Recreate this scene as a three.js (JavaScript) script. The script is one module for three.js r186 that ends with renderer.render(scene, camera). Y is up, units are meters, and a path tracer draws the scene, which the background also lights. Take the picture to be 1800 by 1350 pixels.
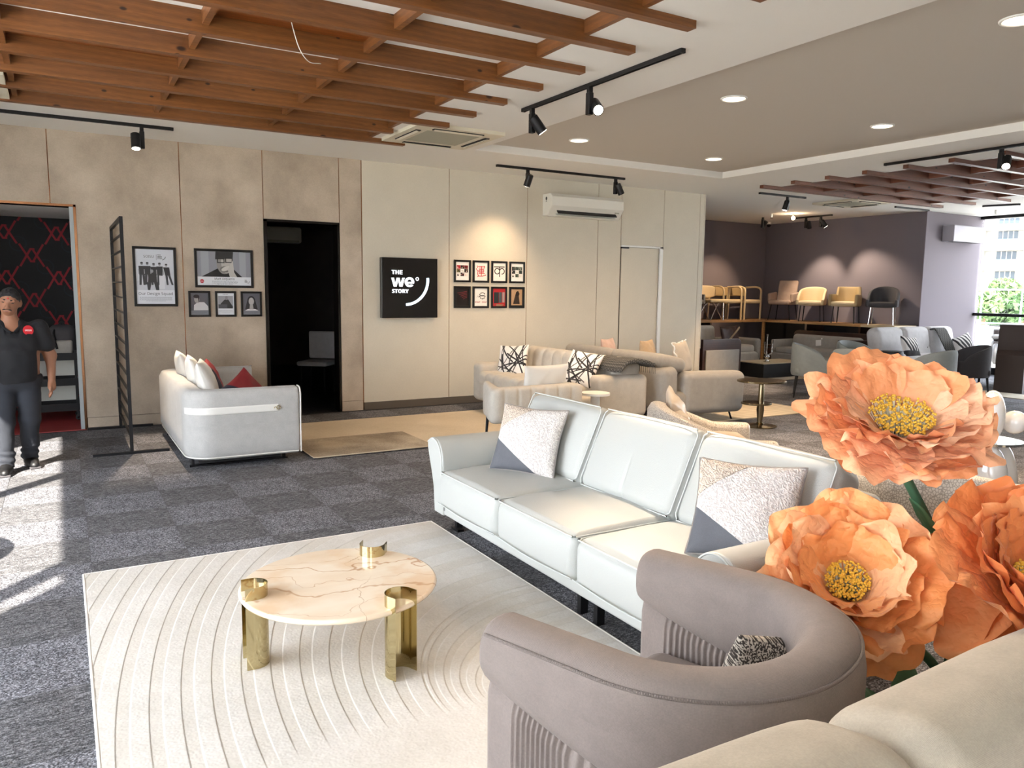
import * as THREE from 'three';
import { mergeGeometries } from 'three/addons/utils/BufferGeometryUtils.js';
import { RectAreaLightUniformsLib } from 'three/addons/lights/RectAreaLightUniformsLib.js';
import { FontLoader } from 'three/addons/loaders/FontLoader.js';
import { TextGeometry } from 'three/addons/geometries/TextGeometry.js';
RectAreaLightUniformsLib.init();

// ---------------------------------------------------------------- camera, sky, sun, exposure
const scene = new THREE.Scene();
const D2R = Math.PI / 180;
const camera = new THREE.PerspectiveCamera(2 * Math.atan(675 / 1350) / D2R, 1800 / 1350, 0.05, 400);
camera.rotation.order = 'YXZ';
camera.position.set(0, 1.6, 0);
camera.rotation.set(-6.97 * D2R, -30.4 * D2R, 0.72 * D2R);
scene.add(camera);

const renderer = new THREE.WebGLRenderer({ antialias: true });
renderer.toneMapping = THREE.LinearToneMapping;
renderer.toneMappingExposure = 1.42;
renderer.shadowMap.enabled = true;

{ // hazy bright sky: paler at the horizon, bluer overhead
  const w = 64, h = 32, d = new Float32Array(w * h * 4);
  for (let y = 0; y < h; y++) for (let x = 0; x < w; x++) {
    const e = Math.max(0, ((y + 0.5) / h - 0.5) * 2), k = Math.pow(e, 0.6), i = (y * w + x) * 4;
    d[i] = 9.2 - 3.1 * k; d[i + 1] = 9.7 - 2.9 * k; d[i + 2] = 10.3 - 2.4 * k; d[i + 3] = 1;
  }
  const t = new THREE.DataTexture(d, w, h, THREE.RGBAFormat, THREE.FloatType);
  t.mapping = THREE.EquirectangularReflectionMapping; t.magFilter = THREE.LinearFilter; t.needsUpdate = true;
  scene.background = t;
}
const SUN_DIR = new THREE.Vector3(-0.643, 0.755, 0.766).normalize(); // towards the sun: behind the camera on the left
const sun = new THREE.DirectionalLight(0xfff6e8, 24);
sun.position.copy(SUN_DIR).multiplyScalar(40).add(new THREE.Vector3(4, 0, -5));
sun.target.position.set(4, 0, -5);
sun.castShadow = true; sun.shadow.mapSize.set(4096, 4096);
Object.assign(sun.shadow.camera, { left: -25, right: 25, top: 25, bottom: -25, near: 1, far: 100 });
scene.add(sun, sun.target);
const WARM = 0xffdab0, NEUTRAL = 0xffe6c8;

// ---------------------------------------------------------------- naming and grouping
const taken = new Map();
function numbered(n) { const c = taken.get(n) || 0; taken.set(n, c + 1); return c ? `${n}_${String(c).padStart(3, '0')}` : n; }
function shadows(m) { m.castShadow = true; m.receiveShadow = true; return m; }
function thing(name, label, category, [x, y, z] = [0, 0, 0], turn = 0, group) {
  const o = new THREE.Group(); o.name = numbered(name); scene.add(o);
  o.position.set(x, y, z); o.rotation.y = turn; o.userData = { label, category };
  if (group) o.userData.group = group;
  return o;
}
function part(name, geo, m, parent, label) {
  const o = shadows(new THREE.Mesh(geo, m)); o.name = name; parent.add(o);
  if (label) o.userData.label = label;
  return o;
}
function solo(name, label, category, geo, m, group) { // a thing that is one mesh
  const o = shadows(new THREE.Mesh(geo, m)); o.name = numbered(name); scene.add(o); o.userData = { label, category };
  if (group) o.userData.group = group;
  return o;
}
function struct(name, label, category, geo, m) { const o = solo(name, label, category, geo, m); o.userData.kind = 'structure'; return o; }
function copyOf(o, label, [x, y, z], turn) {
  const c = o.clone(); c.name = numbered(o.name.replace(/_\d{3}$/, '')); scene.add(c);
  c.userData = { ...o.userData, label }; c.position.set(x, y, z); if (turn !== undefined) c.rotation.y = turn;
  return c;
}

// ---------------------------------------------------------------- numbers
function rngOf(s) { return () => { s = (s + 0x6d2b79f5) | 0; let t = Math.imul(s ^ (s >>> 15), 1 | s); t = (t + Math.imul(t ^ (t >>> 7), 61 | t)) ^ t; return ((t ^ (t >>> 14)) >>> 0) / 4294967296; }; }
const clamp = (x, a, b) => Math.min(b, Math.max(a, x)), lerp = (a, b, t) => a + (b - a) * t;
const sstep = (a, b, x) => { const t = clamp((x - a) / (b - a), 0, 1); return t * t * (3 - 2 * t); };
function hash(x, y, s) { let h = Math.imul(x | 0, 374761393) ^ Math.imul(y | 0, 668265263) ^ Math.imul(s | 0, 1274126177); h = Math.imul(h ^ (h >>> 13), 1274126177); return ((h ^ (h >>> 16)) >>> 0) / 4294967296; }
function vn(x, y, p, s, q = p) { // value noise, periodic with p lattice cells across and q down
  const xi = Math.floor(x), yi = Math.floor(y), fx = x - xi, fy = y - yi, m = (a, b) => ((a % b) + b) % b;
  const u = fx * fx * (3 - 2 * fx), v = fy * fy * (3 - 2 * fy), x0 = m(xi, p), x1 = m(xi + 1, p), y0 = m(yi, q), y1 = m(yi + 1, q);
  return lerp(lerp(hash(x0, y0, s), hash(x1, y0, s), u), lerp(hash(x0, y1, s), hash(x1, y1, s), u), v);
}
function fbm(u, v, p, oct, s, q = p) { let a = 0, w = 0.5, t = 0; for (let i = 0; i < oct; i++) { a += w * vn(u * p, v * q, p, s + i, q); t += w; w *= 0.5; p *= 2; q *= 2; } return a / t; }
function n3(x, y, z, s) { // value noise in space, -1..1
  const xi = Math.floor(x), yi = Math.floor(y), zi = Math.floor(z), f = (t) => t * t * (3 - 2 * t), u = f(x - xi), v = f(y - yi), w = f(z - zi);
  const c = (a, b, d) => hash(xi + a, yi + b, s + (zi + d) * 131);
  return 2 * lerp(lerp(lerp(c(0, 0, 0), c(1, 0, 0), u), lerp(c(0, 1, 0), c(1, 1, 0), u), v), lerp(lerp(c(0, 0, 1), c(1, 0, 1), u), lerp(c(0, 1, 1), c(1, 1, 1), u), v), w) - 1;
}

// ---------------------------------------------------------------- textures (uv in metres; size = metres per repeat)
function finish(t, srgb, sx, sy = sx) { t.wrapS = t.wrapT = THREE.RepeatWrapping; t.magFilter = THREE.LinearFilter; if (srgb) t.colorSpace = THREE.SRGBColorSpace; t.repeat.set(1 / sx, 1 / sy); t.needsUpdate = true; return t; }
function tex(w, h, fn, srgb, sx, sy) {
  const d = new Uint8Array(w * h * 4);
  for (let y = 0; y < h; y++) for (let x = 0; x < w; x++) {
    const c = fn((x + 0.5) / w, (y + 0.5) / h, x, y), i = (y * w + x) * 4;
    if (typeof c === 'number') d[i] = d[i + 1] = d[i + 2] = clamp(c, 0, 1) * 255; else { d[i] = clamp(c[0], 0, 255); d[i + 1] = clamp(c[1], 0, 255); d[i + 2] = clamp(c[2], 0, 255); }
    d[i + 3] = 255;
  }
  return finish(new THREE.DataTexture(d, w, h), srgb, sx, sy);
}
function paint(w, h, draw, srgb = true, sx = 1, sy = 1) {
  const c = document.createElement('canvas'); c.width = w; c.height = h; const g = c.getContext('2d'); draw(g, w, h);
  return finish(new THREE.CanvasTexture(c), srgb, sx, sy);
}
const std = (o) => new THREE.MeshStandardMaterial({ roughness: 0.8, metalness: 0, side: THREE.DoubleSide, ...o });
const phys = (o) => new THREE.MeshPhysicalMaterial({ roughness: 0.8, metalness: 0, side: THREE.DoubleSide, ...o });
const mix3 = (a, b, t) => [lerp(a[0], b[0], t), lerp(a[1], b[1], t), lerp(a[2], b[2], t)];

const T = {};
const carpet = (base, hi, s, dir) => tex(512, 512, (u, v) => {
  const f = dir ? vn(u * 30, v * 110, 30, s, 110) : vn(u * 84, v * 90, 84, s, 90), g = vn(u * 150, v * 150, 150, s + 3), k = fbm(u, v, 6, 3, s + 7);
  return mix3(base, hi, clamp(0.5 + 1.0 * (f - 0.5) + 0.8 * (g - 0.5) + 0.25 * (k - 0.5) - 0.1, 0, 1));
}, true, 0.515);
T.carpetA = carpet([56, 56, 60], [162, 162, 168], 11, 0);
T.carpetB = carpet([54, 54, 56], [132, 131, 134], 23, 1);
T.carpetBump = tex(256, 256, (u, v) => 0.5 * vn(u * 128, v * 128, 128, 5) + 0.5 * vn(u * 64, v * 64, 64, 6), false, 0.515);
T.weave = tex(128, 128, (u, v, x, y) => 0.45 + 0.25 * Math.sin(u * 2 * Math.PI * 16) * (Math.floor(v * 32) % 2 ? 1 : -1) + 0.25 * Math.sin(v * 2 * Math.PI * 16) + 0.15 * hash(x, y, 4), false, 0.045);
T.leather = tex(256, 256, (u, v) => { const a = vn(u * 40, v * 40, 40, 2), b = vn(u * 90, v * 90, 90, 3); return 0.75 - 0.5 * Math.abs(a - 0.5) - 0.4 * Math.abs(b - 0.5); }, false, 0.16);
T.pile = tex(256, 256, (u, v) => 0.6 * vn(u * 90, v * 90, 90, 8) + 0.4 * fbm(u, v, 12, 3, 9), false, 0.3);
T.fabricTone = tex(256, 256, (u, v) => { const k = 232 + 16 * (fbm(u, v, 8, 4, 31) - 0.5) + 14 * (vn(u * 128, v * 128, 128, 33) - 0.5); return [k, k, k]; }, true, 0.4);
const woodTex = (lo, hi, dk, s, sx, sy) => tex(1024, 256, (u, v) => {
  const wv = v + 0.05 * (fbm(u, v, 3, 3, s, 2) - 0.5), ring = 0.5 + 0.5 * Math.sin(2 * Math.PI * (wv * 7 + 1.6 * fbm(u, v, 2, 3, s + 5, 3)));
  const fine = vn(u * 60, v * 160, 60, s + 9, 160), blot = fbm(u, v, 4, 3, s + 12, 2);
  let c = mix3(lo, hi, clamp(0.25 + 0.35 * ring * 0.6 + 0.35 * (fine - 0.3) + 0.7 * (blot - 0.5), 0, 1));
  for (let k = 0; k < 5; k++) { const kx = hash(k, 1, s), ky = hash(k, 2, s), r = 0.004 + 0.006 * hash(k, 3, s), dx = (u - kx) * sx / sy, dy = v - ky, q = Math.hypot(dx * 0.5, dy) / (r * 7); if (q < 1) c = mix3(dk, c, sstep(0.35, 1, q)); }
  return c;
}, true, sx, sy);
T.beam = woodTex([96, 56, 24], [152, 97, 48], [46, 20, 10], 41, 2.4, 0.3);
T.beamDark = woodTex([88, 50, 36], [136, 84, 62], [34, 16, 12], 61, 2.4, 0.3);
T.oak = woodTex([150, 112, 70], [196, 156, 106], [110, 76, 44], 71, 1.6, 0.4);
T.walnut = woodTex([40, 22, 16], [74, 44, 32], [26, 14, 10], 81, 1.2, 0.3);
T.plaster = tex(512, 512, (u, v) => { const a = fbm(u, v, 5, 5, 91), b = fbm(u + 0.3, v, 14, 3, 97, 10); const k = (a - 0.5) * 40 + (b - 0.5) * 20 + 8 * (vn(u * 200, v * 200, 200, 99) - 0.5); return [180 + k, 165 + k, 147 + k * 0.95]; }, true, 1.7);
T.plasterBump = tex(256, 256, (u, v) => fbm(u, v, 8, 5, 95), false, 1.7);
T.cream = tex(256, 256, (u, v) => { const k = 6 * (vn(u * 200, v * 200, 200, 101) - 0.5) + 5 * (fbm(u, v, 5, 3, 103) - 0.5); return [207 + k, 199 + k, 182 + k]; }, true, 1.1);
T.marble = tex(1024, 1024, (u, v) => {
  const q = fbm(u, v, 3, 5, 111), r = fbm(u + 0.4, v + 0.1, 5, 5, 117), band = v * 1.1 - u * 0.35 + 0.55 * (q - 0.5);
  let c = mix3([238, 214, 184], [250, 236, 216], clamp(fbm(u * 1, v, 4, 4, 121, 9) * 1.4 - 0.2, 0, 1));
  c = mix3(c, [232, 192, 150], 0.5 * sstep(0.5, 0.75, r));
  for (const [o, wd, st] of [[0.18, 0.012, 0.75], [0.36, 0.006, 0.5], [0.52, 0.016, 0.6], [0.74, 0.005, 0.45], [0.05, 0.005, 0.4]]) { const e = Math.abs(band - o + 0.1 * (r - 0.5)); c = mix3(c, [176, 122, 84], 0.8 * st * (1 - sstep(0, wd * (0.4 + r), e))); }
  const e2 = Math.abs(u * 1.2 + v * 0.5 - 0.95 + 0.4 * (r - 0.5)); c = mix3(c, [160, 118, 86], 0.5 * (1 - sstep(0, 0.006, e2)) * sstep(0.35, 0.55, q));
  return c;
}, true, 0.9);
T.boucle = tex(256, 256, (u, v) => { const a = vn(u * 48 + 0.4 * Math.floor(v * 40), v * 40, 48, 131, 40), b = vn(u * 120, v * 120, 120, 133); const k = clamp(0.35 + 0.6 * a + 0.3 * (b - 0.5), 0, 1); return mix3([150, 141, 139], [236, 231, 226], k); }, true, 0.22);
T.boucleBump = tex(256, 256, (u, v) => vn(u * 48 + 0.4 * Math.floor(v * 40), v * 40, 48, 131, 40), false, 0.22);
T.speckle = tex(128, 128, (u, v) => { const a = vn(u * 50, v * 50, 50, 141), k = sstep(0.4, 0.6, a); return mix3([58, 52, 48], [196, 188, 176], k); }, true, 0.16);
T.knit = tex(128, 128, (u, v) => { const k = Math.pow(Math.abs(Math.sin(u * Math.PI * 10) * Math.sin(v * Math.PI * 10 + (Math.floor(u * 10) % 2 ? 1.57 : 0))), 0.6); return mix3([40, 40, 40], [112, 110, 106], k); }, true, 0.3);
// champagne jacquard: pale pebbles parted by darker satin veins
{
  const pts = []; const r = rngOf(151), N = 15;
  for (let j = 0; j < N; j++) for (let i = 0; i < N; i++) pts.push([(i + r()) / N, (j + r()) / N]);
  T.crackle = tex(384, 384, (u, v) => {
    let a = 9, b = 9; const ci = Math.floor(u * N), cj = Math.floor(v * N);
    for (let dj = -2; dj <= 2; dj++) for (let di = -2; di <= 2; di++) { const i = ci + di, j = cj + dj, p = pts[((j % N + N) % N) * N + ((i % N + N) % N)]; const d = Math.hypot(u - p[0] - Math.floor(i / N), (v - p[1] - Math.floor(j / N)) * 0.7); if (d < a) { b = a; a = d; } else if (d < b) b = d; }
    return mix3([168, 158, 146], [222, 214, 204], sstep(0.002, 0.018, b - a));
  }, true, 0.22);
}
T.lines = paint(512, 512, (g, w, h) => {
  g.fillStyle = '#eeebe6'; g.fillRect(0, 0, w, h); const r = rngOf(161); g.lineCap = 'round';
  for (let k = 0; k < 18; k++) { g.strokeStyle = k % 3 ? '#2c2b2d' : '#57534f'; g.lineWidth = 13 + 10 * r(); g.beginPath(); const x = r() * w, y = r() * h, a = r() * 6.3, c = (r() - 0.5) * 300; g.moveTo(x - Math.cos(a) * 300, y - Math.sin(a) * 300); g.quadraticCurveTo(x - Math.sin(a) * c, y + Math.cos(a) * c, x + Math.cos(a) * 300, y + Math.sin(a) * 300); g.stroke(); }
});
T.crinkle = tex(512, 512, (u, v) => { const r = (p, s) => Math.abs(fbm(u, v, p, 2, s) - 0.5); return 0.8 - 1.3 * r(5, 401) - 0.9 * r(11, 405) - 0.4 * r(26, 409); }, false, 0.42);
T.zebra = paint(256, 256, (g, w, h) => { g.fillStyle = '#e2dfdc'; g.fillRect(0, 0, w, h); g.fillStyle = '#2e2d30'; for (let i = 0; i < 5; i++) { g.beginPath(); g.moveTo(10 + i * 50, 0); g.quadraticCurveTo(50 + i * 50, 90, 90 + i * 40, 170); g.lineTo(60 + i * 40, 170); g.quadraticCurveTo(20 + i * 50, 90, -8 + i * 50, 0); g.fill(); } g.fillRect(0, 165, w, 91); });

// ---------------------------------------------------------------- materials
const M = {
  tray: std({ color: 0xc9c3ba, roughness: 0.9 }),
  ceiling: std({ color: 0xe9e7e2, roughness: 0.9 }),
  wallPaint: std({ color: 0xd8d2c6, roughness: 0.9 }),
  plaster: std({ map: T.plaster, bumpMap: T.plasterBump, bumpScale: 0.004, roughness: 0.62 }),
  cream: std({ map: T.cream, roughness: 0.7 }),
  skirting: std({ color: 0x5f564c, roughness: 0.55 }),
  greyWall: std({ color: 0x706970, roughness: 0.85 }),
  shadedPlastic: std({ color: 0x96929a, roughness: 0.5 }),  // white air conditioner plastic, its shade put into the grey colour
  carpetA: std({ map: T.carpetA, bumpMap: T.carpetBump, bumpScale: 0.004, roughness: 1 }),
  carpetB: std({ map: T.carpetB, bumpMap: T.carpetBump, bumpScale: 0.004, roughness: 1 }),
  subfloor: std({ color: 0x3a3b40, roughness: 1 }),
  copper: std({ color: 0xb98a68, metalness: 1, roughness: 0.18 }),
  brass: std({ color: 0xc6b88f, metalness: 1, roughness: 0.09 }),
  bronze: std({ color: 0x7f725a, metalness: 1, roughness: 0.22 }),
  chrome: std({ color: 0xd8d8d8, metalness: 1, roughness: 0.12 }),
  blackMetal: std({ color: 0x17171a, roughness: 0.45, metalness: 0.3 }),
  black: std({ color: 0x121214, roughness: 0.6 }),
  blackGloss: std({ color: 0x100d0c, roughness: 0.18 }),
  white: std({ color: 0xe8e8e4, roughness: 0.5 }),
  beam: phys({ map: T.beam, roughness: 0.5, clearcoat: 0.12, clearcoatRoughness: 0.35 }),
  beamDark: phys({ map: T.beamDark, roughness: 0.45, clearcoat: 0.25, clearcoatRoughness: 0.35 }),
  oak: std({ map: T.oak, roughness: 0.5 }),
  walnut: phys({ map: T.walnut, roughness: 0.35, clearcoat: 0.4, clearcoatRoughness: 0.2 }),
  marble: phys({ map: T.marble, roughness: 0.22, clearcoat: 0.3, clearcoatRoughness: 0.1 }),
  marbleEdge: std({ color: 0xefe6da, roughness: 0.3 }),
  whiteLeather: phys({ color: 0xb2b4b0, roughness: 0.5, bumpMap: T.leather, bumpScale: 0.0012, clearcoat: 0.08, clearcoatRoughness: 0.5 }),
  whitePiping: std({ color: 0xc3c7c4, roughness: 0.55 }),
  velvetWhite: phys({ color: 0xbfbebb, roughness: 0.8, sheen: 0.6, sheenRoughness: 0.4, sheenColor: new THREE.Color(0xffffff), map: T.fabricTone, bumpMap: T.weave, bumpScale: 0.0005 }),
  satinWhite: phys({ color: 0xdcdad4, roughness: 0.5, sheen: 0.3, bumpMap: T.weave, bumpScale: 0.0004 }),
  taupe: phys({ color: 0x8d817b, roughness: 0.85, sheen: 0.5, sheenRoughness: 0.45, sheenColor: new THREE.Color(0xb8aca6), map: T.fabricTone, bumpMap: T.weave, bumpScale: 0.0005 }),
  beigeVelvet: phys({ color: 0xbcb1a0, roughness: 0.8, sheen: 0.4, sheenRoughness: 0.5, sheenColor: new THREE.Color(0xe8dfd0), map: T.fabricTone, bumpMap: T.weave, bumpScale: 0.0005 }),
  beigeFabric: std({ color: 0xdcd5c9, roughness: 0.9, map: T.fabricTone, bumpMap: T.weave, bumpScale: 0.0008 }),
  greyFabric: std({ color: 0xb3aea6, roughness: 0.85, map: T.fabricTone, bumpMap: T.weave, bumpScale: 0.0007 }),
  darkGreyFabric: std({ color: 0x4d4b4e, roughness: 0.9, map: T.fabricTone }),
  paleGreyFabric: std({ color: 0xe2e0e1, roughness: 0.9, map: T.fabricTone, bumpMap: T.weave, bumpScale: 0.0007 }),
  tealGrey: std({ color: 0x9aa09f, roughness: 0.8, map: T.fabricTone }),
  creamLeather: std({ color: 0xcbb793, roughness: 0.55, bumpMap: T.leather, bumpScale: 0.001 }),
  oliveLeather: std({ color: 0xa58f68, roughness: 0.55, bumpMap: T.leather, bumpScale: 0.001 }),
  roseFabric: std({ color: 0xc2a896, roughness: 0.85, map: T.fabricTone }),
  champagne: phys({ map: T.crackle, roughness: 0.42, metalness: 0.05, sheen: 0.3 }),
  champagneSatin: phys({ color: 0xcdbfae, roughness: 0.38, metalness: 0.05 }),
  boucle: std({ map: T.boucle, bumpMap: T.boucleBump, bumpScale: 0.004, roughness: 1 }),
  slate: std({ color: 0x61636a, roughness: 0.75, map: T.fabricTone }),
  speckle: std({ map: T.speckle, roughness: 1 }),
  knit: std({ map: T.knit, roughness: 1 }),
  linesPillow: std({ map: T.lines, roughness: 0.85 }),
  zebraPillow: std({ map: T.zebra, roughness: 0.85 }),
  blackFabric: std({ color: 0x1c1a1b, roughness: 0.9 }),
  redFabric: std({ color: 0x84161e, roughness: 0.7, map: T.fabricTone }),
  navyFabric: std({ color: 0x1d2030, roughness: 0.8 }),
  pink: std({ color: 0xd9b9a8, roughness: 0.85, map: T.fabricTone }),
  tanFabric: std({ color: 0xc3a988, roughness: 0.85, map: T.fabricTone }),
  lace: std({ color: 0xcfc3b2, roughness: 0.9, map: T.fabricTone }),
  green: std({ color: 0x2f5a41, roughness: 0.55 }),
  greenLeaf: phys({ color: 0x3c6b4c, roughness: 0.6, transmission: 0.1, thickness: 0 }),
  glass: phys({ color: 0xffffff, roughness: 0.0, transmission: 1, thickness: 0, ior: 1.5 }),
  tableGlass: phys({ color: 0xe6efee, roughness: 0.02, transmission: 1, thickness: 0.01, ior: 1.5 }),
  plasticWhite: std({ color: 0xdedcd3, roughness: 0.4 }),
  plasticCream: std({ color: 0xd6cfbb, roughness: 0.5 }),
  grille: std({ color: 0xa8a796, roughness: 0.7 }),
  frame: std({ color: 0x0f0f10, roughness: 0.35 }),
  glow: std({ color: 0xffffff, emissive: 0xffe9cc, emissiveIntensity: 6 }),
  glowWhite: std({ color: 0xffffff, emissive: 0xfff6ea, emissiveIntensity: 8 }),
};

// ---------------------------------------------------------------- geometry helpers
const V = (x, y, z) => new THREE.Vector3(x, y, z);
function merge(list) { return mergeGeometries(list.map((g) => { const n = g.index ? g.toNonIndexed() : g; for (const k of Object.keys(n.attributes)) if (!['position', 'normal', 'uv'].includes(k)) n.deleteAttribute(k); if (!n.attributes.uv) n.setAttribute('uv', new THREE.Float32BufferAttribute(new Float32Array(n.attributes.position.count * 2), 2)); return n; })); }
function place(g, x = 0, y = 0, z = 0, rx = 0, ry = 0, rz = 0) { if (rx || ry || rz) g.applyMatrix4(new THREE.Matrix4().makeRotationFromEuler(new THREE.Euler(rx, ry, rz))); g.translate(x, y, z); return g; }
function uvBox(g) { // uv in metres from the dominant axis of each face normal
  const n = g.index ? g.toNonIndexed() : g, p = n.attributes.position, nn = n.attributes.normal, uv = new Float32Array(p.count * 2);
  for (let i = 0; i < p.count; i++) { const ax = Math.abs(nn.getX(i)), ay = Math.abs(nn.getY(i)), az = Math.abs(nn.getZ(i)); const [a, b] = ay >= ax && ay >= az ? [p.getX(i), p.getZ(i)] : ax >= az ? [p.getZ(i), p.getY(i)] : [p.getX(i), p.getY(i)]; uv[2 * i] = a; uv[2 * i + 1] = b; }
  n.setAttribute('uv', new THREE.BufferAttribute(uv, 2)); return n;
}
const box = (w, h, d, x = 0, y = 0, z = 0) => place(uvBox(new THREE.BoxGeometry(w, h, d)), x, y, z);
const box2 = (x0, x1, y0, y1, z0, z1) => { const g = new THREE.BoxGeometry(x1 - x0, y1 - y0, z1 - z0); g.translate((x0 + x1) / 2, (y0 + y1) / 2, (z0 + z1) / 2); return uvBox(g); };
const cyl = (r0, r1, h, x = 0, y = 0, z = 0, n = 20) => place(new THREE.CylinderGeometry(r1, r0, h, n), x, y + h / 2, z); // r0 foot, r1 head
function rod(a, b, r0, r1 = r0, n = 10) { const d = b.clone().sub(a), g = new THREE.CylinderGeometry(r1, r0, d.length(), n); g.applyQuaternion(new THREE.Quaternion().setFromUnitVectors(V(0, 1, 0), d.clone().normalize())); g.translate((a.x + b.x) / 2, (a.y + b.y) / 2, (a.z + b.z) / 2); return g; }
function tube(pts, r, seg = 40, closed = false, n = 8) { return new THREE.TubeGeometry(new THREE.CatmullRomCurve3(pts, closed), seg, r, n, closed); }
function smooth(g) { // smooth normals by shared place
  const n = g.index ? g.toNonIndexed() : g; n.computeVertexNormals();
  const p = n.attributes.position, nn = n.attributes.normal, m = new Map();
  const key = (i) => `${Math.round(p.getX(i) * 1e4)},${Math.round(p.getY(i) * 1e4)},${Math.round(p.getZ(i) * 1e4)}`, keys = [];
  const a = V(0, 0, 0), b = V(0, 0, 0), c = V(0, 0, 0);
  for (let t = 0; t < p.count; t += 3) {
    a.fromBufferAttribute(p, t); b.fromBufferAttribute(p, t + 1); c.fromBufferAttribute(p, t + 2); const f = b.clone().sub(a).cross(c.clone().sub(a));
    for (let k = 0; k < 3; k++) { const s = key(t + k); keys[t + k] = s; const e = m.get(s); if (e) e.add(f); else m.set(s, f.clone()); }
  }
  for (let i = 0; i < p.count; i++) { const e = m.get(keys[i]); const l = e.length() || 1; nn.setXYZ(i, e.x / l, e.y / l, e.z / l); }
  return n;
}
function axisSamples(L, r, n, extra) { const a = [], m = r > 0 ? 4 : 0, h = L / 2; for (let i = 0; i < m; i++) a.push(-h + r * (1 - Math.tan((1 - i / m) * Math.PI / 4))); for (let i = 0; i <= n; i++) a.push(lerp(-h + r, h - r, i / n)); for (let i = m - 1; i >= 0; i--) a.push(h - r * (1 - Math.tan((1 - i / m) * Math.PI / 4))); if (extra) { a.push(...extra); a.sort((p, q) => p - q); } return a; }
// a cushioned box: rounded edges, faces that swell (puff), and an optional displacement of every point
function soft(w, h, d, r, { n = 4, puff = [0, 0, 0], fn, ex, ey, ez } = {}) {
  r = Math.min(r, w / 2 - 1e-4, h / 2 - 1e-4, d / 2 - 1e-4);
  const S = [axisSamples(w, r, n, ex), axisSamples(h, r, n, ey), axisSamples(d, r, n, ez)], H = [w / 2, h / 2, d / 2], pos = [], uv = [];
  const map = (q) => {
    const o = [0, 0, 0]; let l = 0; const e = [0, 0, 0];
    for (let k = 0; k < 3; k++) { o[k] = clamp(q[k], -(H[k] - r), H[k] - r); e[k] = q[k] - o[k]; l += e[k] * e[k]; }
    l = Math.sqrt(l) || 1; const p = o.map((v, k) => v + e[k] / l * r);
    for (let k = 0; k < 3; k++) if (puff[k]) { const i = (k + 1) % 3, j = (k + 2) % 3, a = clamp(1 - (p[i] / H[i]) ** 2, 0, 1), b = clamp(1 - (p[j] / H[j]) ** 2, 0, 1); p[k] += puff[k] * Math.sqrt(a * b) * (p[k] / H[k]); }
    if (fn) fn(p, H); return p;
  };
  for (let k = 0; k < 3; k++) for (const s of [-1, 1]) {
    const i = (k + 1) % 3, j = (k + 2) % 3, A = S[i], B = S[j], at = (x, y) => { const q = [0, 0, 0]; q[k] = s * H[k]; q[i] = A[x]; q[j] = B[y]; return [map(q), k === 1 ? [q[0], q[2]] : k === 0 ? [q[2], q[1]] : [q[0], q[1]]]; };
    const grid = A.map((_, x) => B.map((_, y) => at(x, y)));
    for (let x = 0; x + 1 < A.length; x++) for (let y = 0; y + 1 < B.length; y++) {
      const c = [grid[x][y], grid[x + 1][y], grid[x + 1][y + 1], grid[x][y + 1]], o = s > 0 ? [0, 1, 2, 0, 2, 3] : [0, 2, 1, 0, 3, 2];
      for (const t of o) { pos.push(...c[t][0]); uv.push(...c[t][1]); }
    }
  }
  const g = new THREE.BufferGeometry(); g.setAttribute('position', new THREE.Float32BufferAttribute(pos, 3)); g.setAttribute('uv', new THREE.Float32BufferAttribute(uv, 2));
  return smooth(g);
}
const softAt = (w, h, d, r, x, y, z, o, rx = 0, ry = 0, rz = 0) => place(soft(w, h, d, r, o), x, y, z, rx, ry, rz);
// skin over rings of equal count
function skin(rings, { closed = true, caps = true } = {}) {
  const pos = [], uv = [], N = rings[0].length, M2 = rings.length, dist = [0];
  for (let i = 1; i < M2; i++) dist.push(dist[i - 1] + rings[i][0].distanceTo(rings[i - 1][0]));
  const per = rings.map((r) => { const a = [0]; for (let j = 1; j <= N; j++) a.push(a[j - 1] + r[j % N].distanceTo(r[j - 1])); return a; });
  const mid = Math.floor(M2 / 2), J = closed ? N : N - 1;
  const put = (i, j) => { const v = rings[i][j % N]; pos.push(v.x, v.y, v.z); uv.push(dist[i], per[mid][j]); };
  for (let i = 0; i + 1 < M2; i++) for (let j = 0; j < J; j++) { put(i, j); put(i + 1, j); put(i + 1, j + 1); put(i, j); put(i + 1, j + 1); put(i, j + 1); }
  if (caps && closed) for (const [i, f] of [[0, 1], [M2 - 1, 0]]) {
    const c = V(0, 0, 0); rings[i].forEach((v) => c.addScaledVector(v, 1 / N));
    for (let j = 0; j < N; j++) { const a = rings[i][j], b = rings[i][(j + 1) % N], o = f ? [c, a, b] : [c, b, a]; for (const v of o) { pos.push(v.x, v.y, v.z); uv.push(v.x + v.z, v.y); } }
  }
  const g = new THREE.BufferGeometry(); g.setAttribute('position', new THREE.Float32BufferAttribute(pos, 3)); g.setAttribute('uv', new THREE.Float32BufferAttribute(uv, 2));
  return smooth(g);
}
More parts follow.
